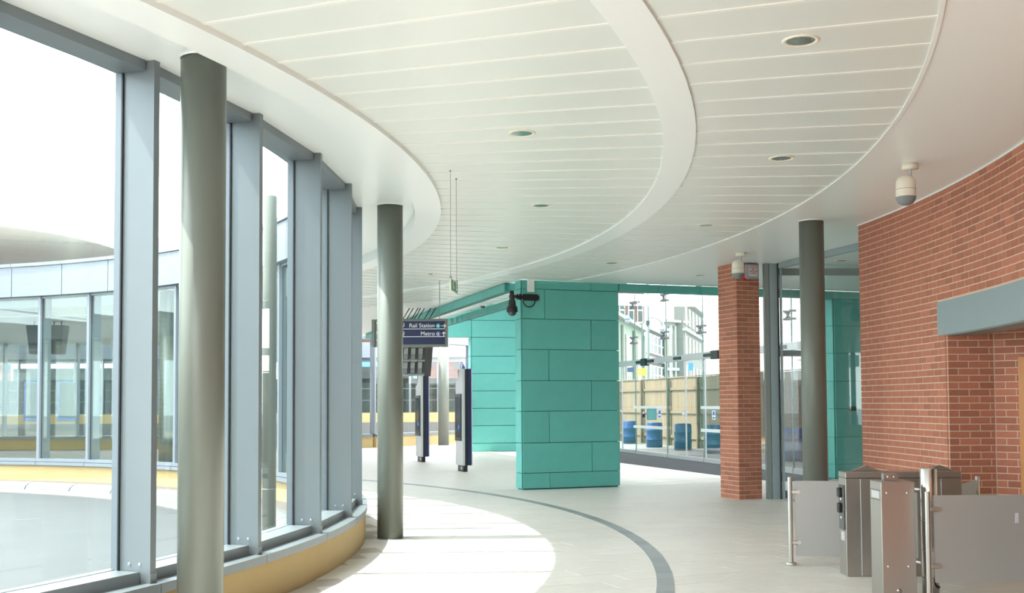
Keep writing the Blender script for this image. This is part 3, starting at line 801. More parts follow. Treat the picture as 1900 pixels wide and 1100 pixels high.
# ---------------------------------------------------------------- hanging exit sign
ex = thing('exit_sign', 'small green exit sign hanging edge-on from two thin wires', 'sign')
w1 = at(835.5, 307, 10.98); w2 = at(846.5, 322, 11.38)
u1 = Vector((w1.x, w1.y, 0)); u2 = Vector((w2.x, w2.y, 0)); dx_ = (u2-u1).normalized()
zt = at(836, 512, 10.98).z; zbm = at(837, 538, 10.98).z
cc2 = (u1+u2)/2; Lx = (u2-u1).length+.06; an = math.atan2(dx_.y, dx_.x); nn = Vector((dx_.y, -dx_.x, 0))
zm = (zt+zbm)/2-.015; hh = zt-zbm-.02
MB().box((cc2.x, cc2.y, zm), (Lx, .016, hh), an).build('panel', mat('pale_green_face', (.55, .62, .55), .4), ex)
for sgn in (-1, 1):
    for k, off_ in enumerate((-.22, .22)):
        c = cc2+dx_*Lx*off_+nn*.0095*sgn; MB().box((c.x, c.y, zm), (Lx*.38, .003, hh*.8), an).build('green_field', GREEN, ex)
        c2 = cc2+dx_*Lx*off_+nn*.012*sgn
        mb = MB(); mb.box((c2.x, c2.y, zm+.01), (.03, .002, .07), an); mb.box((c2.x, c2.y, zm+.055), (.022, .002, .022), an); mb.box((c2.x+dx_.x*.03, c2.y+dx_.y*.03, zm-.02), (.05, .002, .018), an)
        mb.build('pictogram', WHITE, ex)
for wv, nme in ((w1, 0), (w2, 1)):
    MB().tube((wv.x, wv.y, zm+hh/2), (wv.x, wv.y, 3.915), .0022, 6).build('wire', GREYM, ex)
    MB().tube((wv.x, wv.y, 3.89), (wv.x, wv.y, 3.917), .01, 10).build('ceiling_cleat', GREYM, ex)
    MB().box((wv.x, wv.y, zm+hh/2+.01), (.02, .02, .03)).build('clip', GREYM, ex)

# ---------------------------------------------------------------- direction sign
Ys = 20.8
sg = thing('direction_sign', 'navy and grey hanging direction sign pointing to rail station and metro', 'sign')
A = at(697, 592, Ys); Bp = at(831, 643, Ys); xl, xr, ztp, zbt = A.x, Bp.x, A.z, Bp.z
sl = .0
wS = xr-xl; hS = ztp-zbt; xc = (xl+xr)/2; zc_ = (ztp+zbt)/2
MB().bevbox((xc, Ys+.07, zc_), (wS, .14, hS), .008).build('case', GREYF, sg)
MB().box((xl-.045, Ys+.10, zc_), (.06, .20, hS*.98)).build('end_case', GREYF, sg)
MB().box((xc-.01, Ys-.003, zc_-.0), (wS-.09, .008, hS-.09)).build('navy_face', NAVY, sg)
rowh = (hS-.09)/3
for k in (1, 2): MB().box((xc-.01, Ys-.009, zc_+(hS-.09)/2-rowh*k), (wS-.09, .004, .011)).build('white_rule', WHITE, sg)
def sx(px, py): q = at(px, py, Ys); return q.x, q.z
RX, UZ = Vector((1, 0, 0)), Vector((0, 0, 1))
TS = .105
x_, z_ = sx(807, 604); text('Rail Station', TS, frame((x_, Ys-.010, z_), RX, UZ), WHITE, sg, align='RIGHT')
x_, z_ = sx(807, 619); text('Metro', TS, frame((x_, Ys-.010, z_), RX, UZ), WHITE, sg, align='RIGHT')
x_, z_ = sx(751, 603.5); text('U', TS, frame((x_, Ys-.010, z_), RX, UZ), WHITE, sg, align='RIGHT')
x_, z_ = sx(751, 618.5); text('Q', TS, frame((x_, Ys-.010, z_), RX, UZ), WHITE, sg, align='RIGHT')
MY = Matrix.Rotation(PI/2, 3, 'X')
for (px, py), c1, c2 in (((813.5, 604.3), CYAN, YELS), ((813.5, 619.3), CYAN, MAG)):
    x_, z_ = sx(px, py)
    MB().lathe([(0, 0), (.042, 0), (.042, .006), (0, .006)], 24, c=(x_, Ys-.008, z_), M=MY).build('symbol_ring', c1, sg)
    MB().lathe([(0, 0), (.027, 0), (.027, .009), (0, .009)], 20, c=(x_, Ys-.008, z_), M=MY).build('symbol_disc', c2 if c2 is MAG else mat('pale_green_symbol', (.2, .6, .4), .5), sg)
    MB().box((x_, Ys-.019, z_), (.014, .003, .026)).build('symbol_mark', WHITE, sg)
def arrow(px, py, rot, s=.05):
    x_, z_ = sx(px, py); mb = MB()
    R_ = Matrix.Rotation(rot, 3, 'Y')
    def bx_(cx_, cz_, w2_, h2_, r_=0):
        M_ = R_ @ Matrix.Rotation(r_, 3, 'Y'); c_ = R_ @ Vector((cx_, 0, cz_)); mb.box((x_+c_.x, Ys-.010, z_+c_.z), (w2_, .004, h2_), M=M_)
    bx_(-.1*s, 0, 1.6*s, .28*s); bx_(.42*s, .3*s, 1.0*s, .28*s, PI/4); bx_(.42*s, -.3*s, 1.0*s, .28*s, -PI/4)
    mb.build('arrow', WHITE, sg)
arrow(823.5, 604.5, 0); arrow(823.5, 619.5, -PI/2)
arrow(702, 600, -PI/2); arrow(702, 617, PI); arrow(702, 632, -PI/2)
q = at(815, 517, Ys)
MB().tube((q.x, Ys+.07, ztp), (q.x, Ys+.07, 3.9), .006, 8).build('hanger', GREYM, sg)
q = at(705, 540, Ys)
MB().tube((q.x, Ys+.07, ztp), (q.x, Ys+.07, 3.9), .006, 8).build('hanger', GREYM, sg)

# ---------------------------------------------------------------- departures board behind it
Yb = 26.6
db = thing('departures_board', 'grey multi-panel departures board seen from behind below the direction sign', 'display')
pxm = F_PX/Yb
right = at(787.5, 670, Yb).x; left = at(706, 670, Yb).x; bot = at(787, 697, Yb).z; top = bot+1.35
lean = .10
def brd(x, z, y=0): return (x + (z-bot)*lean*.35, Yb+y+(z-bot)*.12, z)
def quadbox(mb, x0, x1, z0, z1, y0, y1):
    vs = [brd(x, z, y) for z in (z0, z1) for x, y in ((x0, y0), (x1, y0), (x1, y1), (x0, y1))]
    mb.add(vs, [(3, 2, 1, 0), (4, 5, 6, 7), (0, 1, 5, 4), (1, 2, 6, 5), (2, 3, 7, 6), (3, 0, 4, 7)])
    return mb
quadbox(MB(), left, right, bot, top, .02, .25).build('case', GREYM, db)
vs = [brd(right, bot, 0), brd(right, top, 0), brd(right+.16, top, .5), brd(right+.11, bot, .5), brd(right, bot, .3), brd(right, top, .3)]
MB().add(vs, [(0, 1, 2, 3)[::-1], (4, 5, 2, 3), (0, 3, 4), (1, 5, 2)]).build('side_panel', mat('dark_brown_grey', (.03, .026, .022), .9), db)
PL = mat('light_grey_plate', (.33, .33, .31), .5, .2, var=.1); DK = mat('dark_slot', (.06, .055, .05), .6)
nc, nr = 6, 4
cw = (right-left)/nc; rh = (top-bot)/nr
for i in range(nc):
    for j in range(nr):
        x0 = left+i*cw; z0 = bot+j*rh
        quadbox(MB(), x0+cw*.66, x0+cw*.98, z0+rh*.22, z0+rh*.98, -.005, .02).build('dark_slot', DK, db)
        quadbox(MB(), x0+cw*.08, x0+cw*.64, z0+rh*.50, z0+rh*.95, -.05, .02).build('back_plate', PL, db)
        quadbox(MB(), x0+cw*.08, x0+cw*.62, z0+rh*.14, z0+rh*.47, -.02, .02).build('lower_plate', GREYM, db)
        quadbox(MB(), x0+cw*.02, x0+cw*.95, z0, z0+rh*.10, -.08, .02).build('shelf', PL, db)
for px in (750, 757, 766, 771, 778, 790, 799):
    x_ = at(px, 600, Yb).x
    MB().tube((x_-.06, Yb+.15, top-.02), (x_+.10, Yb+.3, 3.9), .011, 8).build('strut', BLACK, db)

# ---------------------------------------------------------------- information totems
def totem(x, y, ztop, label, ring_):
    t = thing('information_totem', label, 'totem', 'information totems', loc=(x, y, 0))
    u = Vector((-.34, .94)).normalized(); n = Vector((-u.y, u.x))   # n: screen side (left)
    if n.x > 0: n = -n
    def pr_(s0, s1, n0, n1, z0, z1, nm, mt):
        poly = [tuple(u*s0+n*n0), tuple(u*s1+n*n0), tuple(u*s1+n*n1), tuple(u*s0+n*n1)]
        o_ = MB().prism(poly, z0, z1).build(nm, mt, t); o_.location = (0, 0, 0); return o_
    pr_(.06, .50, .02, .12, 0, .17, 'base', BLACK)
    pr_(.16, .26, .121, .124, .05, .11, 'base_label', SILV)
    # silver face slab with a scooped top corner, extruded along n
    prof = [(0, .15), (.56, .15), (.56, ztop-.30)] + [(.56-.26*math.sin(tt), ztop-.30+.30*(1-math.cos(tt))) for tt in [PI/2*k/8 for k in range(1, 9)]] + [(0, ztop)]
    vs = [(*(u*s+n*.10), z) for s, z in prof] + [(*(u*s+n*.155), z) for s, z in prof]; k = len(prof)
    o_ = MB().add(vs, [tuple(range(k)), tuple(range(k, 2*k))[::-1]]+[(i, (i+1) % k, k+(i+1) % k, k+i)[::-1] for i in range(k)]).build('face_slab', SILV, t); o_.location = (0, 0, 0)
    pr_(0.005, .55, .03, .0995, .15, ztop-.01, 'black_core', BLACK)
    pr_(-.004, .56, -.06, .03, .15, ztop, 'navy_slab', NAVY)
    pr_(0, .56, -.085, -.06, .16, ztop-.01, 'rear_slab', SILV)
    pr_(.09, .56, .155, .175, .72, 1.83, 'screen_frame', BLACK)
    pr_(.13, .53, .175, .178, .80, 1.76, 'screen', DSCR)
    pr_(.18, .30, .1781, .1795, 1.0, 1.10, 'screen_icon', BLUES)
    if ring_:
        c = u*.25+n*.05
        pts_ = [Vector((c.x+.075*math.cos(tt), c.y, ztop+.16*math.sin(tt))) for tt in [PI*k/12 for k in range(13)]]
        MB().path(pts_, .008, 8).build('blue_hoop', mat('pale_blue_hoop', (.25, .45, .75), .4), t).location = (0, 0, 0)
        MB().lathe([(0, 0), (.035, 0), (.04, .05), (.018, .09), (.015, .12), (0, .125)], 16, c=(c.x, c.y, ztop)).build('blue_knob', BLUES, t).location = (0, 0, 0)
    return t
totem(-1.02, 26.4, 2.42, 'information totem with screen and a small blue hoop on top, the nearer one', True)
totem(-2.36, 30.9, 2.40, 'information totem with screen behind it, the farther one under the departures board', False)

# ---------------------------------------------------------------- ticket gates
def dome(mb, c, r, n3): 
    q = n3.to_track_quat('Z', 'Y').to_matrix(); mb.lathe([(r, 0), (r*.8, r*.45), (r*.4, r*.7), (0, r*.75)], 14, c=c, M=q); return mb
g1_ = thing('ticket_gate', 'long brushed steel ticket gate cabinet standing in front of the brick wall', 'gate', loc=(3.05, 10.33, 0))
def gb(t, nm, x0, x1, y0, y1, z0, z1, mt, bev=.004):
    o_ = MB().bevbox(((x0+x1)/2, (y0+y1)/2, (z0+z1)/2), (x1-x0, y1-y0, z1-z0), bev).build(nm, mt, t); o_.location = (-world_loc(t)); return o_
gx0, gx1, gy0, gy1 = 3.052, 4.12, 10.33, 10.55
gb(g1_, 'body', gx0, gx1, gy0, gy1, 0, .895, STEEL)
gb(g1_, 'lid', gx0, gx1, gy0-.003, gy1+.003, .898, .952, STEEL)
for x_ in (3.19, 3.93): gb(g1_, 'seam_strip', x_-.004, x_+.004, gy0-.004, gy0+.003, .01, .89, SILV, .001)
for x_ in (3.30, 3.98):
    vs = [(x_-.14, gy0+.15, .955), (x_+.12, gy0+.15, .955), (x_, gy0+.15, 1.005), (x_-.14, gy1-.01, .955), (x_+.12, gy1-.01, .955), (x_, gy1-.01, 1.005)]
    MB().add(vs, [(0, 1, 2), (5, 4, 3), (0, 3, 4, 1), (1, 4, 5, 2), (2, 5, 3, 0)]).build('reader_wedge', STEEL, g1_).location = -world_loc(g1_)
# controls on the end face
gb(g1_, 'control_panel', gx0-.012, gx0, gy0+.03, gy1-.04, .42, .83, mat('dark_grey_metal', (.09, .09, .09), .4), .003)
for z_ in (.76, .62):
    o_ = MB().bevbox((gx0-.026, (gy0+gy1)/2, z_), (.035, .07, .09), .008).build('card_slot', BLACK, g1_); o_.location = -world_loc(g1_)
for z_ in (.69, .52): gb(g1_, 'indicator', gx0-.018, gx0-.01, (gy0+gy1)/2-.01, (gy0+gy1)/2+.01, z_, z_+.02, WHITE, .002)
gb(g1_, 'rating_plate', gx0-.004, gx0, gy0+.05, gy1-.07, .32, .40, SILV, .001)

g2_ = thing('ticket_gate', 'nearest upright brushed steel gate pedestal with four dome bolts', 'gate', loc=(2.97, 9.1, 0))
hx0, hx1, hy0, hy1 = 2.975, 3.248, 9.1, 9.38
gb(g2_, 'body', hx0, hx1, hy0, hy1, 0, .948, STEEL)
for x_, z_ in ((3.02, .86), (3.185, .86), (3.022, .27), (3.187, .27)):
    dome(MB(), (x_, hy0, z_), .0105, Vector((0, -1, 0))).build('bolt', CHROME, g2_).location = -world_loc(g2_)
o_ = MB().lathe([(0, 0), (.02, 0), (.02, .002), (0, .002)], 24, c=(3.105, hy0, .075), M=MY).build('lock_plug', STEEL, g2_); o_.location = -world_loc(g2_)
for z_ in (.88, .80): gb(g2_, 'end_seam', hx0-.003, hx0, hy0+.02, hy1-.02, z_-.004, z_, DARKD, .0005)
gb(g2_, 'end_plate', hx0-.003, hx0, hy0+.05, hy1-.05, .81, .87, SILV, .001)
vs = []
MB().prism([(3.055, 9.27), (3.175, 9.27), (3.165, 9.36), (3.065, 9.36)], .949, 1.005).build('bracket', STEEL, g2_).location = -world_loc(g2_)
for x_ in (3.09, 3.14): dome(MB(), (x_, 9.27, .978), .010, Vector((0, -1, 0))).build('bracket_bolt', CHROME, g2_).location = -world_loc(g2_)
# pivot tube with swing leaf
pv = thing('swing_gate', 'polished steel pivot tube with glazed swing leaf between the gate cabinets', 'gate', loc=(3.415, 9.25, 0))
o_ = MB().lathe([(0, 0), (.067, 0), (.067, 1.043), (.06, 1.05), (0, 1.05)], 40).build('pivot_tube', CHROME, pv); o_.location = (0, 0, 0)
for z_ in (.16, .38, .62, .78): MB().lathe([(.0675, z_), (.068, z_+.002), (.0675, z_+.004)], 40).build('tube_joint', GREYM, pv).location = (0, 0, 0)
MB().tube((.035, -.06, .09), (.035, -.075, .09), .014, 16).build('keyhole', BLACK, pv).location = (0, 0, 0)
lv = Vector((-.28, .95, 0)).normalized()
for z_ in (.87, .27):
    MB().tube(Vector((-.05, .05, z_)), Vector((-.05, .05, z_))+lv*.55, .012, 12).build('leaf_arm', CHROME, pv).location = (0, 0, 0)
q0_ = Vector((-.06, .10, 0)); q1_ = q0_+lv*.5
MB().prism([tuple(q0_[:2]), tuple(q1_[:2]), tuple((q1_+Vector((.008, .003, 0)))[:2]), tuple((q0_+Vector((.008, .003, 0)))[:2])], .30, .84).build('leaf_panel', FROST, pv).location = (0, 0, 0)

def barrier(post, other, zt_, zb0, label, r=.0225, both=False, inset=.045, ztp=None):
    t = thing('glass_barrier', label, 'barrier', 'frosted glass barriers', loc=(post[0], post[1], 0))
    ztp = ztp or zt_+.035
    MB().lathe([(0, 0), (.052, 0), (.052, .022), (.03, .027), (r, .03), (r, ztp-.004), (r-.004, ztp), (0, ztp)], 28).build('post', CHROME, t).location = (0, 0, 0)
    v = Vector((other[0]-post[0], other[1]-post[1])); L = v.length; v.normalize(); n = Vector((v.y, -v.x))*.006
    a_ = v*inset; b_ = v*L
    MB().prism([tuple(a_+n), tuple(b_+n), tuple(b_-n), tuple(a_-n)], zb0, zt_).build('frosted_panel', FROST, t).location = (0, 0, 0)
    for z_ in (zb0+.13, zt_-.11):
        M_ = Matrix.Rotation(math.atan2(v.y, v.x), 3, 'Z')
        c = v*(.045)
        mb = MB().bevbox((c.x, c.y, z_), (.07, .03, .042), .008, math.atan2(v.y, v.x))
        mb.tube((c.x+v.x*.035+n.x*2.6, c.y+v.y*.035+n.y*2.6, z_), (c.x+v.x*.035-n.x*2.6, c.y+v.y*.035-n.y*2.6, z_), .021, 16)
        mb.build('clamp', STEEL, t).location = (0, 0, 0)
    return t
barrier((2.73, 11.09), (3.55, 10.9), .825, .09, 'frosted glass barrier with steel post, left end of the ticket gates')
bf = barrier((3.295, 8.95), (4.36, 8.95), .852, .165, 'large frosted glass barrier at the right edge, nearest the camera', ztp=.882)
barrier((4.60, 11.15), (4.17, 10.50), .82, .12, 'small frosted glass barrier by the brick wall behind the gate cabinet')
gb(bf, 'sticker', 3.98, 4.01, 8.942, 8.944, .63, .71, mat('pale_sticker', (.55, .56, .57), .5), .0005)

# ---------------------------------------------------------------- beyond the glass doors: drums, fence, street
def drum(x, y, label):
    t = thing('plastic_drum', label, 'drum', 'blue plastic drums', loc=(x, y, .004))
    r = .29; pf = [(0, 0), (r-.02, 0), (r, .02)]
    for z in (.28, .60): pf += [(r, z-.03), (r+.012, z-.012), (r+.012, z+.012), (r, z+.03)]
    pf += [(r, .84), (r-.02, .87), (r-.02, .885), (r-.04, .885), (r-.045, .87), (0, .87)]
    MB().lathe(pf, 28).build('body', BLUEB, t).location = (0, 0, 0)
    for dx in (-.12, .12): MB().lathe([(.04, .87), (.04, .89), (0, .89)], 12, c=(dx, 0, 0)).build('bung', BLACK, t).location = (0, 0, 0)
for (x, y), l in zip(((4.574, 43.9), (5.059, 40.1), (5.714, 37.7), (6.278, 35.2), (7.60, 30.5)),
        ('bright blue plastic drum against the fence, nearest the teal pillar', 'blue plastic drum behind the white rails', 'blue plastic drum beside the middle glass door',
         'blue plastic drum partly hidden by the brick pier', 'blue plastic drum seen through the glass partition beside the round column')):
    drum(x, y, l)
fc = thing('timber_fence', 'tall raw timber boarded fence with posts and rails outside the doors', 'fence')
f0 = Vector((3.6, 50.5)); f1 = Vector((9.6, 27.5)); fd = (f1-f0).normalized(); fn = Vector((fd.y, -fd.x)); fL = (f1-f0).length
if fn.x > 0: fn = -fn
fan = math.atan2(fd.y, fd.x)
k = 0; s = 0; fm = None
while s < fL:
    hgt = 2.50+random.uniform(-.01, .01); wd = .16
    c = f0+fd*(s+wd/2)-fn*.04
    MB().box((0, 0, hgt/2), (wd-.008, .02, hgt), fan).build('fence_board', FENCE, fc).location = (c.x, c.y, random.uniform(-.003, .003))
    s += wd
for z in (.35, 1.25, 2.1):
    c = f0+fd*fL/2+fn*.0; MB().box((c.x, c.y, z), (fL, .05, .10), fan).build('fence_rail', FENCE, fc)
c = f0+fd*fL/2-fn*.03; MB().box((c.x, c.y, 2.53), (fL, .09, .035), fan).build('fence_capping', FENCE, fc)
s = .9
while s < fL:
    c = f0+fd*s+fn*.08; MB().box((c.x, c.y, 1.24), (.11, .11, 2.48), fan).build('fence_post', FPOST, fc); s += 2.7

def facade(name, pxa, Ya, pxb, Yb_, ztop, mt, label, floors, cols, wm, cornice=None, depth=.8, pil=None, zb=0, winw=.5, winh=.55):
    a_ = at(pxa, 700, Ya).xy; b_ = at(pxb, 700, Yb_).xy; d = (b_-a_); L = d.length; d.normalize(); n = Vector((d.y, -d.x))
    if n.y > 0: n = -n
    t = thing(name, label, 'building')
    MB().prism([tuple(a_), tuple(b_), tuple(b_-n*depth), tuple(a_-n*depth)], zb, ztop).build('wall', mt, t)
    an_ = math.atan2(d.y, d.x)
    if cornice:
        c = a_+d*L/2+n*.2
        MB().box((c.x, c.y, ztop+.1), (L+.3, .5, .22), an_).build('cornice', cornice, t)
        MB().box((c.x-n.x*.1, c.y-n.y*.1, ztop-(ztop/floors)*.95), (L+.1, .35, .25), an_).build('string_course', cornice, t)
    fh = (ztop-zb)/floors
    for j in range(floors):
        for i in range(cols):
            c = a_+d*(L*(i+.5)/cols)+n*.03; z = zb+fh*(j+.55); ww, wh = L/cols*winw, fh*winh
            o_ = MB().box((c.x, c.y, z), (ww*1.25, .12, wh*1.12), an_).build('window', cornice or WHITE, t)
            c2 = c+n*.05; MB().box((c2.x, c2.y, z), (ww, .06, wh), an_).build('pane', wm, o_)
            c3 = c+n*.09; MB().box((c3.x, c3.y, z), (ww, .03, wh*.05), an_).build('glazing_bar', cornice or WHITE, o_)
    if pil:
        for i in range(pil+1):
            c = a_+d*(L*i/pil)+n*.12; MB().tube((c.x, c.y, zb), (c.x, c.y, ztop-.3), .13, 12).build('pilaster', cornice or WHITE, t)
    return t
PG = mat('pale_green_stucco', (.17, .205, .15), .8); PGW = mat('pale_cream_trim', (.24, .24, .20), .7)
WD = mat('window_dark', (.03, .037, .037), .4); WDY = mat('window_ochre', (.20, .19, .11), .3)
BR2 = mat('street_brick', (.07, .045, .04), .9, nscale=3, namt=.2); BR3 = mat('orange_brick', (.13, .05, .035), .9, nscale=2, namt=.2)
WS = mat('white_stucco', (.24, .24, .22), .8); GS = mat('grey_stone_facade', (.10, .10, .09), .8)
facade('street_building', 1128, 66, 1193, 84, 6.9, PG, 'pale green classical street building with white columns, nearest the teal pillar', 1, 3, WDY, PGW, pil=3, winw=.3, winh=.6)
facade('street_building', 1194, 85, 1232, 97, 7.4, BR2, 'brown brick street building with rows of white windows', 3, 5, WD, WHITE)
facade('street_building', 1233, 96, 1269, 98, 8.5, WS, 'white street building with tall columns', 2, 3, WDY, WS, pil=4, winw=.3)
facade('street_building', 1269, 97, 1306, 116, 10.4, GS, 'tall grey stone street building with four rows of windows', 4, 6, WD, PGW)
facade('street_building', 1130, 120, 1197, 121, 13.6, BR3, 'red brick building rising behind the pale green one', 3, 4, WD, WHITE)
facade('street_building', 1307, 62, 1700, 60, 13, mat('sunlit_beige_wall', (.42, .39, .33), .85), 'plain sunlit beige building at the right end of the street', 5, 1, MATS['sunlit_beige_wall'], MATS['sunlit_beige_wall'], winw=.1, winh=.1)
# lamp post and lanterns
q = at(1202, 600, 52)
lp_ = thing('lamp_post', 'tall dark lamp post in the street behind the glass doors', 'post')
MB().lathe([(0, 0), (.12, 0), (.12, .8), (.075, .9), (.06, 9), (0, 9)], 16, c=(q.x, q.y, 0)).build('pole', mat('dark_green_metal', (.05, .08, .075), .4), lp_)
MB().tube((q.x, q.y, 5.2), (q.x, q.y, 5.4), .1, 12).build('collar', BLACK, lp_)
for px, py, Y_, l in ((1164, 592, 56, 'hanging street lantern left of the lamp post'), (1229, 612, 66, 'hanging street lantern right of the lamp post')):
    c = at(px, py, Y_); t = thing('street_lantern', l, 'lantern', loc=tuple(c))
    DG = MATS['dark_green_metal']
    MB().lathe([(0, .22), (.05, .18), (.17, .05), (.18, 0), (.13, -.02)], 18).build('shade', mat('blue_grey_metal', (.12, .25, .32), .4), t).location = (0, 0, 0)
    MB().lathe([(.12, -.02), (.13, -.12), (.07, -.22), (0, -.24)], 16).build('globe', GREYM, t).location = (0, 0, 0)
    pts_ = [Vector((-1.3+1.3*(1-math.cos(tt)), 0, .25+.75*math.sin(tt))) for tt in [PI/2+PI/2*k/8 - PI/2 for k in range(9)]]
    pts_ = [Vector((-.6+.6*math.cos(tt), 0, .22+.5*math.sin(tt))) for tt in [PI*k/12 for k in range(13)]]
    MB().path(pts_, .03, 8).build('arm', DG, t).location = (0, 0, 0)
    MB().tube((-1.2, 0, .25), (-1.2, 0, -c.z), .04, 8).build('pole', DG, t).location = (0, 0, 0)
def board(px, py, w_, h_, Y_, mt, label, txt=None, tcol=None, cat='sign', post=True):
    c = at(px, py, Y_); W_ = w_*Y_/F_PX; H_ = h_*Y_/F_PX
    t = thing('street_sign', label, cat)
    MB().box((c.x, c.y, c.z), (W_, .06, H_)).build('board', mt, t)
    if post: MB().tube((c.x, c.y+.05, 0), (c.x, c.y+.05, c.z), .04, 8).build('support', GREYM, t)
    if txt:
        for k_, (tx, sc) in enumerate(txt): text(tx, H_*sc, frame((c.x, c.y-.04, c.z+H_*(.18-.5*k_)), RX, UZ), tcol, t, align='CENTER')
    return t
board(1192, 690, 18, 13, 55, YELS, 'yellow to-let board above the fence', [('TO LET', .45)], BLACK)
board(1170, 686, 13, 9, 57, NAVY, 'dark blue sign board above the fence, left of the yellow board', [('', .4)][:0] or None)
board(1167, 694, 7, 7, 56.5, mat('pale_pink_board', (.8, .6, .6), .5), 'small pale pink board below the dark sign', None)
board(1243, 614, 9, 10, 60, mat('mint_board', (.30, .70, .50), .5), 'mint green sign hanging in the street', None)
board(1282, 680, 8, 14, 70, BLUES, 'blue street banner before the grey building', None)

# ---------------------------------------------------------------- far side: outer glazed wall, distant building, buses, canopy
ow = thing('wall_far', kind='structure')
ctrl = [(-40, 38), (-28, 41.2), (-16, 41.3), (-5.15, 41.5), (-3.6, 43.8), (-1.8, 46.6), (1.0, 50.5)]
ctrl = [Vector(c) for c in ctrl]
for i in range(len(ctrl)-1):
    a_, b_ = ctrl[i], ctrl[i+1]; d = b_-a_; L = d.length; n_ = max(1, round(L/1.35)); d.normalize()
    part_bar(ow, 'dwarf_wall', a_, b_, .35, 0, .40, YEL)
    part_bar(ow, 'sill', a_, b_, .42, .40, .50, MULL)
    part_bar(ow, 'head', a_, b_, .3, 4.0, 4.7, WMET)
    for k in range(n_):
        c = a_+d*(L*k/n_)
        MB().box((c.x, c.y, 2.25), (.07, .24, 3.5), math.atan2(d.y, d.x)).build('mullion', WMET, ow)
    part_bar(ow, 'glass_pane', a_, b_, .01, .5, 4.0, GLASSC)
    nn_ = Vector((-d.y, d.x)); MB().prism([tuple(a_), tuple(b_), tuple(b_+nn_*3.5), tuple(a_+nn_*3.5)], 4.72, 4.85).build('shade_eaves', CEILW, ow)  # unseen overhang, added to dim daylight on the far floor
o = MB().prism([(-45, 43), (6, 47), (10, 57), (-45, 57)], -.3, .02); tag(o.build('rear_road', CONC), kind='structure')
fb = thing('distant_building', 'long low station building far behind, with yellow base and glass front', 'building')
yb = 58
MB().box((-22.5, yb+3, .33), (43, 6, .66)).build('kerb_plinth', KERB, fb)
MB().box((-22.5, yb+3, .9), (43, 5.8, .48)).build('base_wall', YEL, fb)
MB().box((-22.5, yb+3, 4.4), (43, 6.4, .8)).build('fascia', WMET, fb)
MB().box((-22.5, yb+5.7, 1.85), (43, .2, 2.4)).build('back_wall', mat('dim_interior', (.05, .065, .06), .8), fb)
for i in range(29):
    x = -43+i*1.45
    MB().box((x, yb+.2, 2.57), (.09, .15, 2.86)).build('mullion', WMET, fb)
for z_ in (1.8, 2.4): MB().box((-22.5, yb+.4, z_), (42, .04, .035)).build('rail', WMET, fb)
MB().box((-22.5, yb+.25, 2.57), (42.5, .01, 2.86)).build('glass_pane', GLASSC, fb)
for px in (125, 62):
    c = at(px, 740, yb-.1)
    fr2 = MB().box((c.x, yb+.1, 1.85), (1.1, .12, 2.0)).build('door_frame', BLUES, fb)
    MB().box((c.x, yb+.02, 1.9), (.9, .06, 1.8)).build('door_glass', mat('dull_green_glass', (.03, .045, .038), .4), fr2)
for px, col_, stripe, l in ((120, WHITE, CYAN, 'white bus parked far off behind the station building'), (205, WHITE, RED, 'red and white bus parked far off, right of the white one'),
                            (700, mat('bus_blue', (.10, .35, .70), .4), WHITE, 'blue bus parked behind the far windows')):
    c = at(px, 690, 72); t = thing('bus', l, 'bus')
    L = 7 if px < 200 else 5
    if px == 205: c.x += 4.2
    MB().bevbox((c.x, 73.2, 2.6), (L, 2.4, 4.1), .15).build('body', col_, t)
    MB().box((c.x, 71.97, 3.55), (L-.4, .04, .9)).build('upper_windows', WD, t)
    MB().box((c.x, 71.97, 2.6), (L-.1, .05, .3)).build('stripe', stripe, t)
    MB().box((c.x, 71.97, 1.75), (L-.4, .04, .8)).build('lower_windows', WD, t)
    for dx in (-L*.3, L*.3): MB().tube((c.x+dx, 71.9, .5), (c.x+dx, 72.3, .5), .5, 20).build('wheel', BLACK, t)
facade('brick_building', 560, 88, 860, 90, 7.0, BR3, 'red brick building behind the white station fascia', 2, 12, WD, BR3)
facade('brick_building', -60, 92, 60, 92, 6.9, BR3, 'brick building at far left behind the buses', 2, 4, WD, BR3)
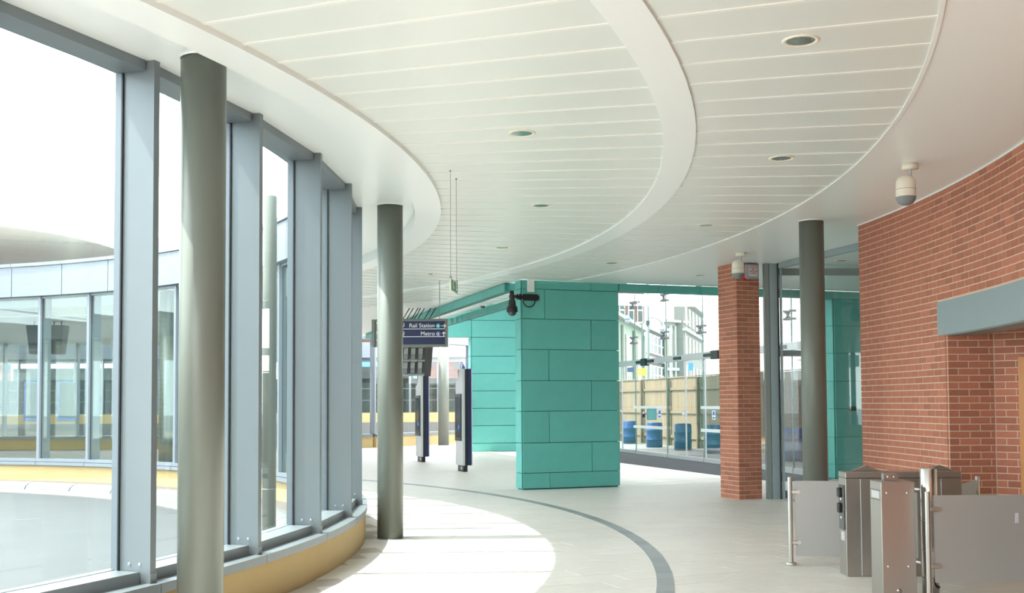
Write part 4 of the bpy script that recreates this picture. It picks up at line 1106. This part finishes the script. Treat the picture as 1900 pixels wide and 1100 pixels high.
# hanging displays across the courtyard
for px, l in ((70, 'dark hanging display across the courtyard, left of the pair'), (107, 'dark hanging display across the courtyard, right of the pair')):
    c = at(px, 630, 30.5); t = thing('hanging_display', l, 'display', 'hanging displays', loc=(c.x, 30.5, 0))
    zt_, zb_ = at(px, 604, 30.5).z, at(px, 657, 30.5).z; wt, wb = .24, .16
    vs = [(-wb, -.15, zb_), (wb, -.15, zb_), (wb, .15, zb_), (-wb, .15, zb_), (-wt, -.2, zt_), (wt, -.2, zt_), (wt, .2, zt_), (-wt, .2, zt_)]
    MB().add(vs, [(3, 2, 1, 0), (4, 5, 6, 7), (0, 1, 5, 4), (1, 2, 6, 5), (2, 3, 7, 6), (3, 0, 4, 7)]).build('case', mat('dark_display_case', (.035, .03, .025), .5), t).location = (0, 0, 0)
    MB().tube((-.1, 0, zt_), (-.1, 0, 3.9), .02, 8).tube((.1, 0, zt_), (.1, 0, 3.9), .02, 8).build('hangers', BLACK, t).location = (0, 0, 0)
# round canopy
cn = thing('round_canopy', 'huge round white canopy roof beyond the courtyard at left', 'canopy')
cx_, cy_, cz_, cr2 = -27.5, 45.0, 7.9, 13.0
def disc(r0, z0, r1, z1, nm, mt, n=96):
    vs = []
    for i in range(n):
        a_ = 2*PI*i/n; vs += [(cx_+r0*math.cos(a_), cy_+r0*math.sin(a_), z0), (cx_+r1*math.cos(a_), cy_+r1*math.sin(a_), z1)]
    MB().add(vs, [(2*i, 2*i+1, (2*i+3) % (2*n), (2*i+2) % (2*n)) for i in range(n)], True).build(nm, mt, cn)
disc(.01, cz_+.25, cr2-1.6, cz_+.25, 'underside', CANU); disc(cr2-1.6, cz_+.25, cr2-1.5, cz_, 'inner_lip', CANU)
disc(cr2-1.5, cz_, cr2-.3, cz_+.25, 'rim_soffit', CANW); disc(cr2-.3, cz_+.25, cr2, cz_+.6, 'rim_edge', CANW); disc(cr2, cz_+.6, cr2-.6, cz_+.95, 'rim_top', CANW)
disc(cr2-.6, cz_+.95, .01, cz_+1.3, 'roof_sheet', CANW)
MB().tube((cx_, cy_, -.2), (cx_, cy_, cz_+.3), .4, 24).build('mast', COLM, cn)
MB().box((cx_+6.5, cy_-1.5, cz_+.235), (11, .05, .03), .4).build('underside_joint', GREYM, cn)
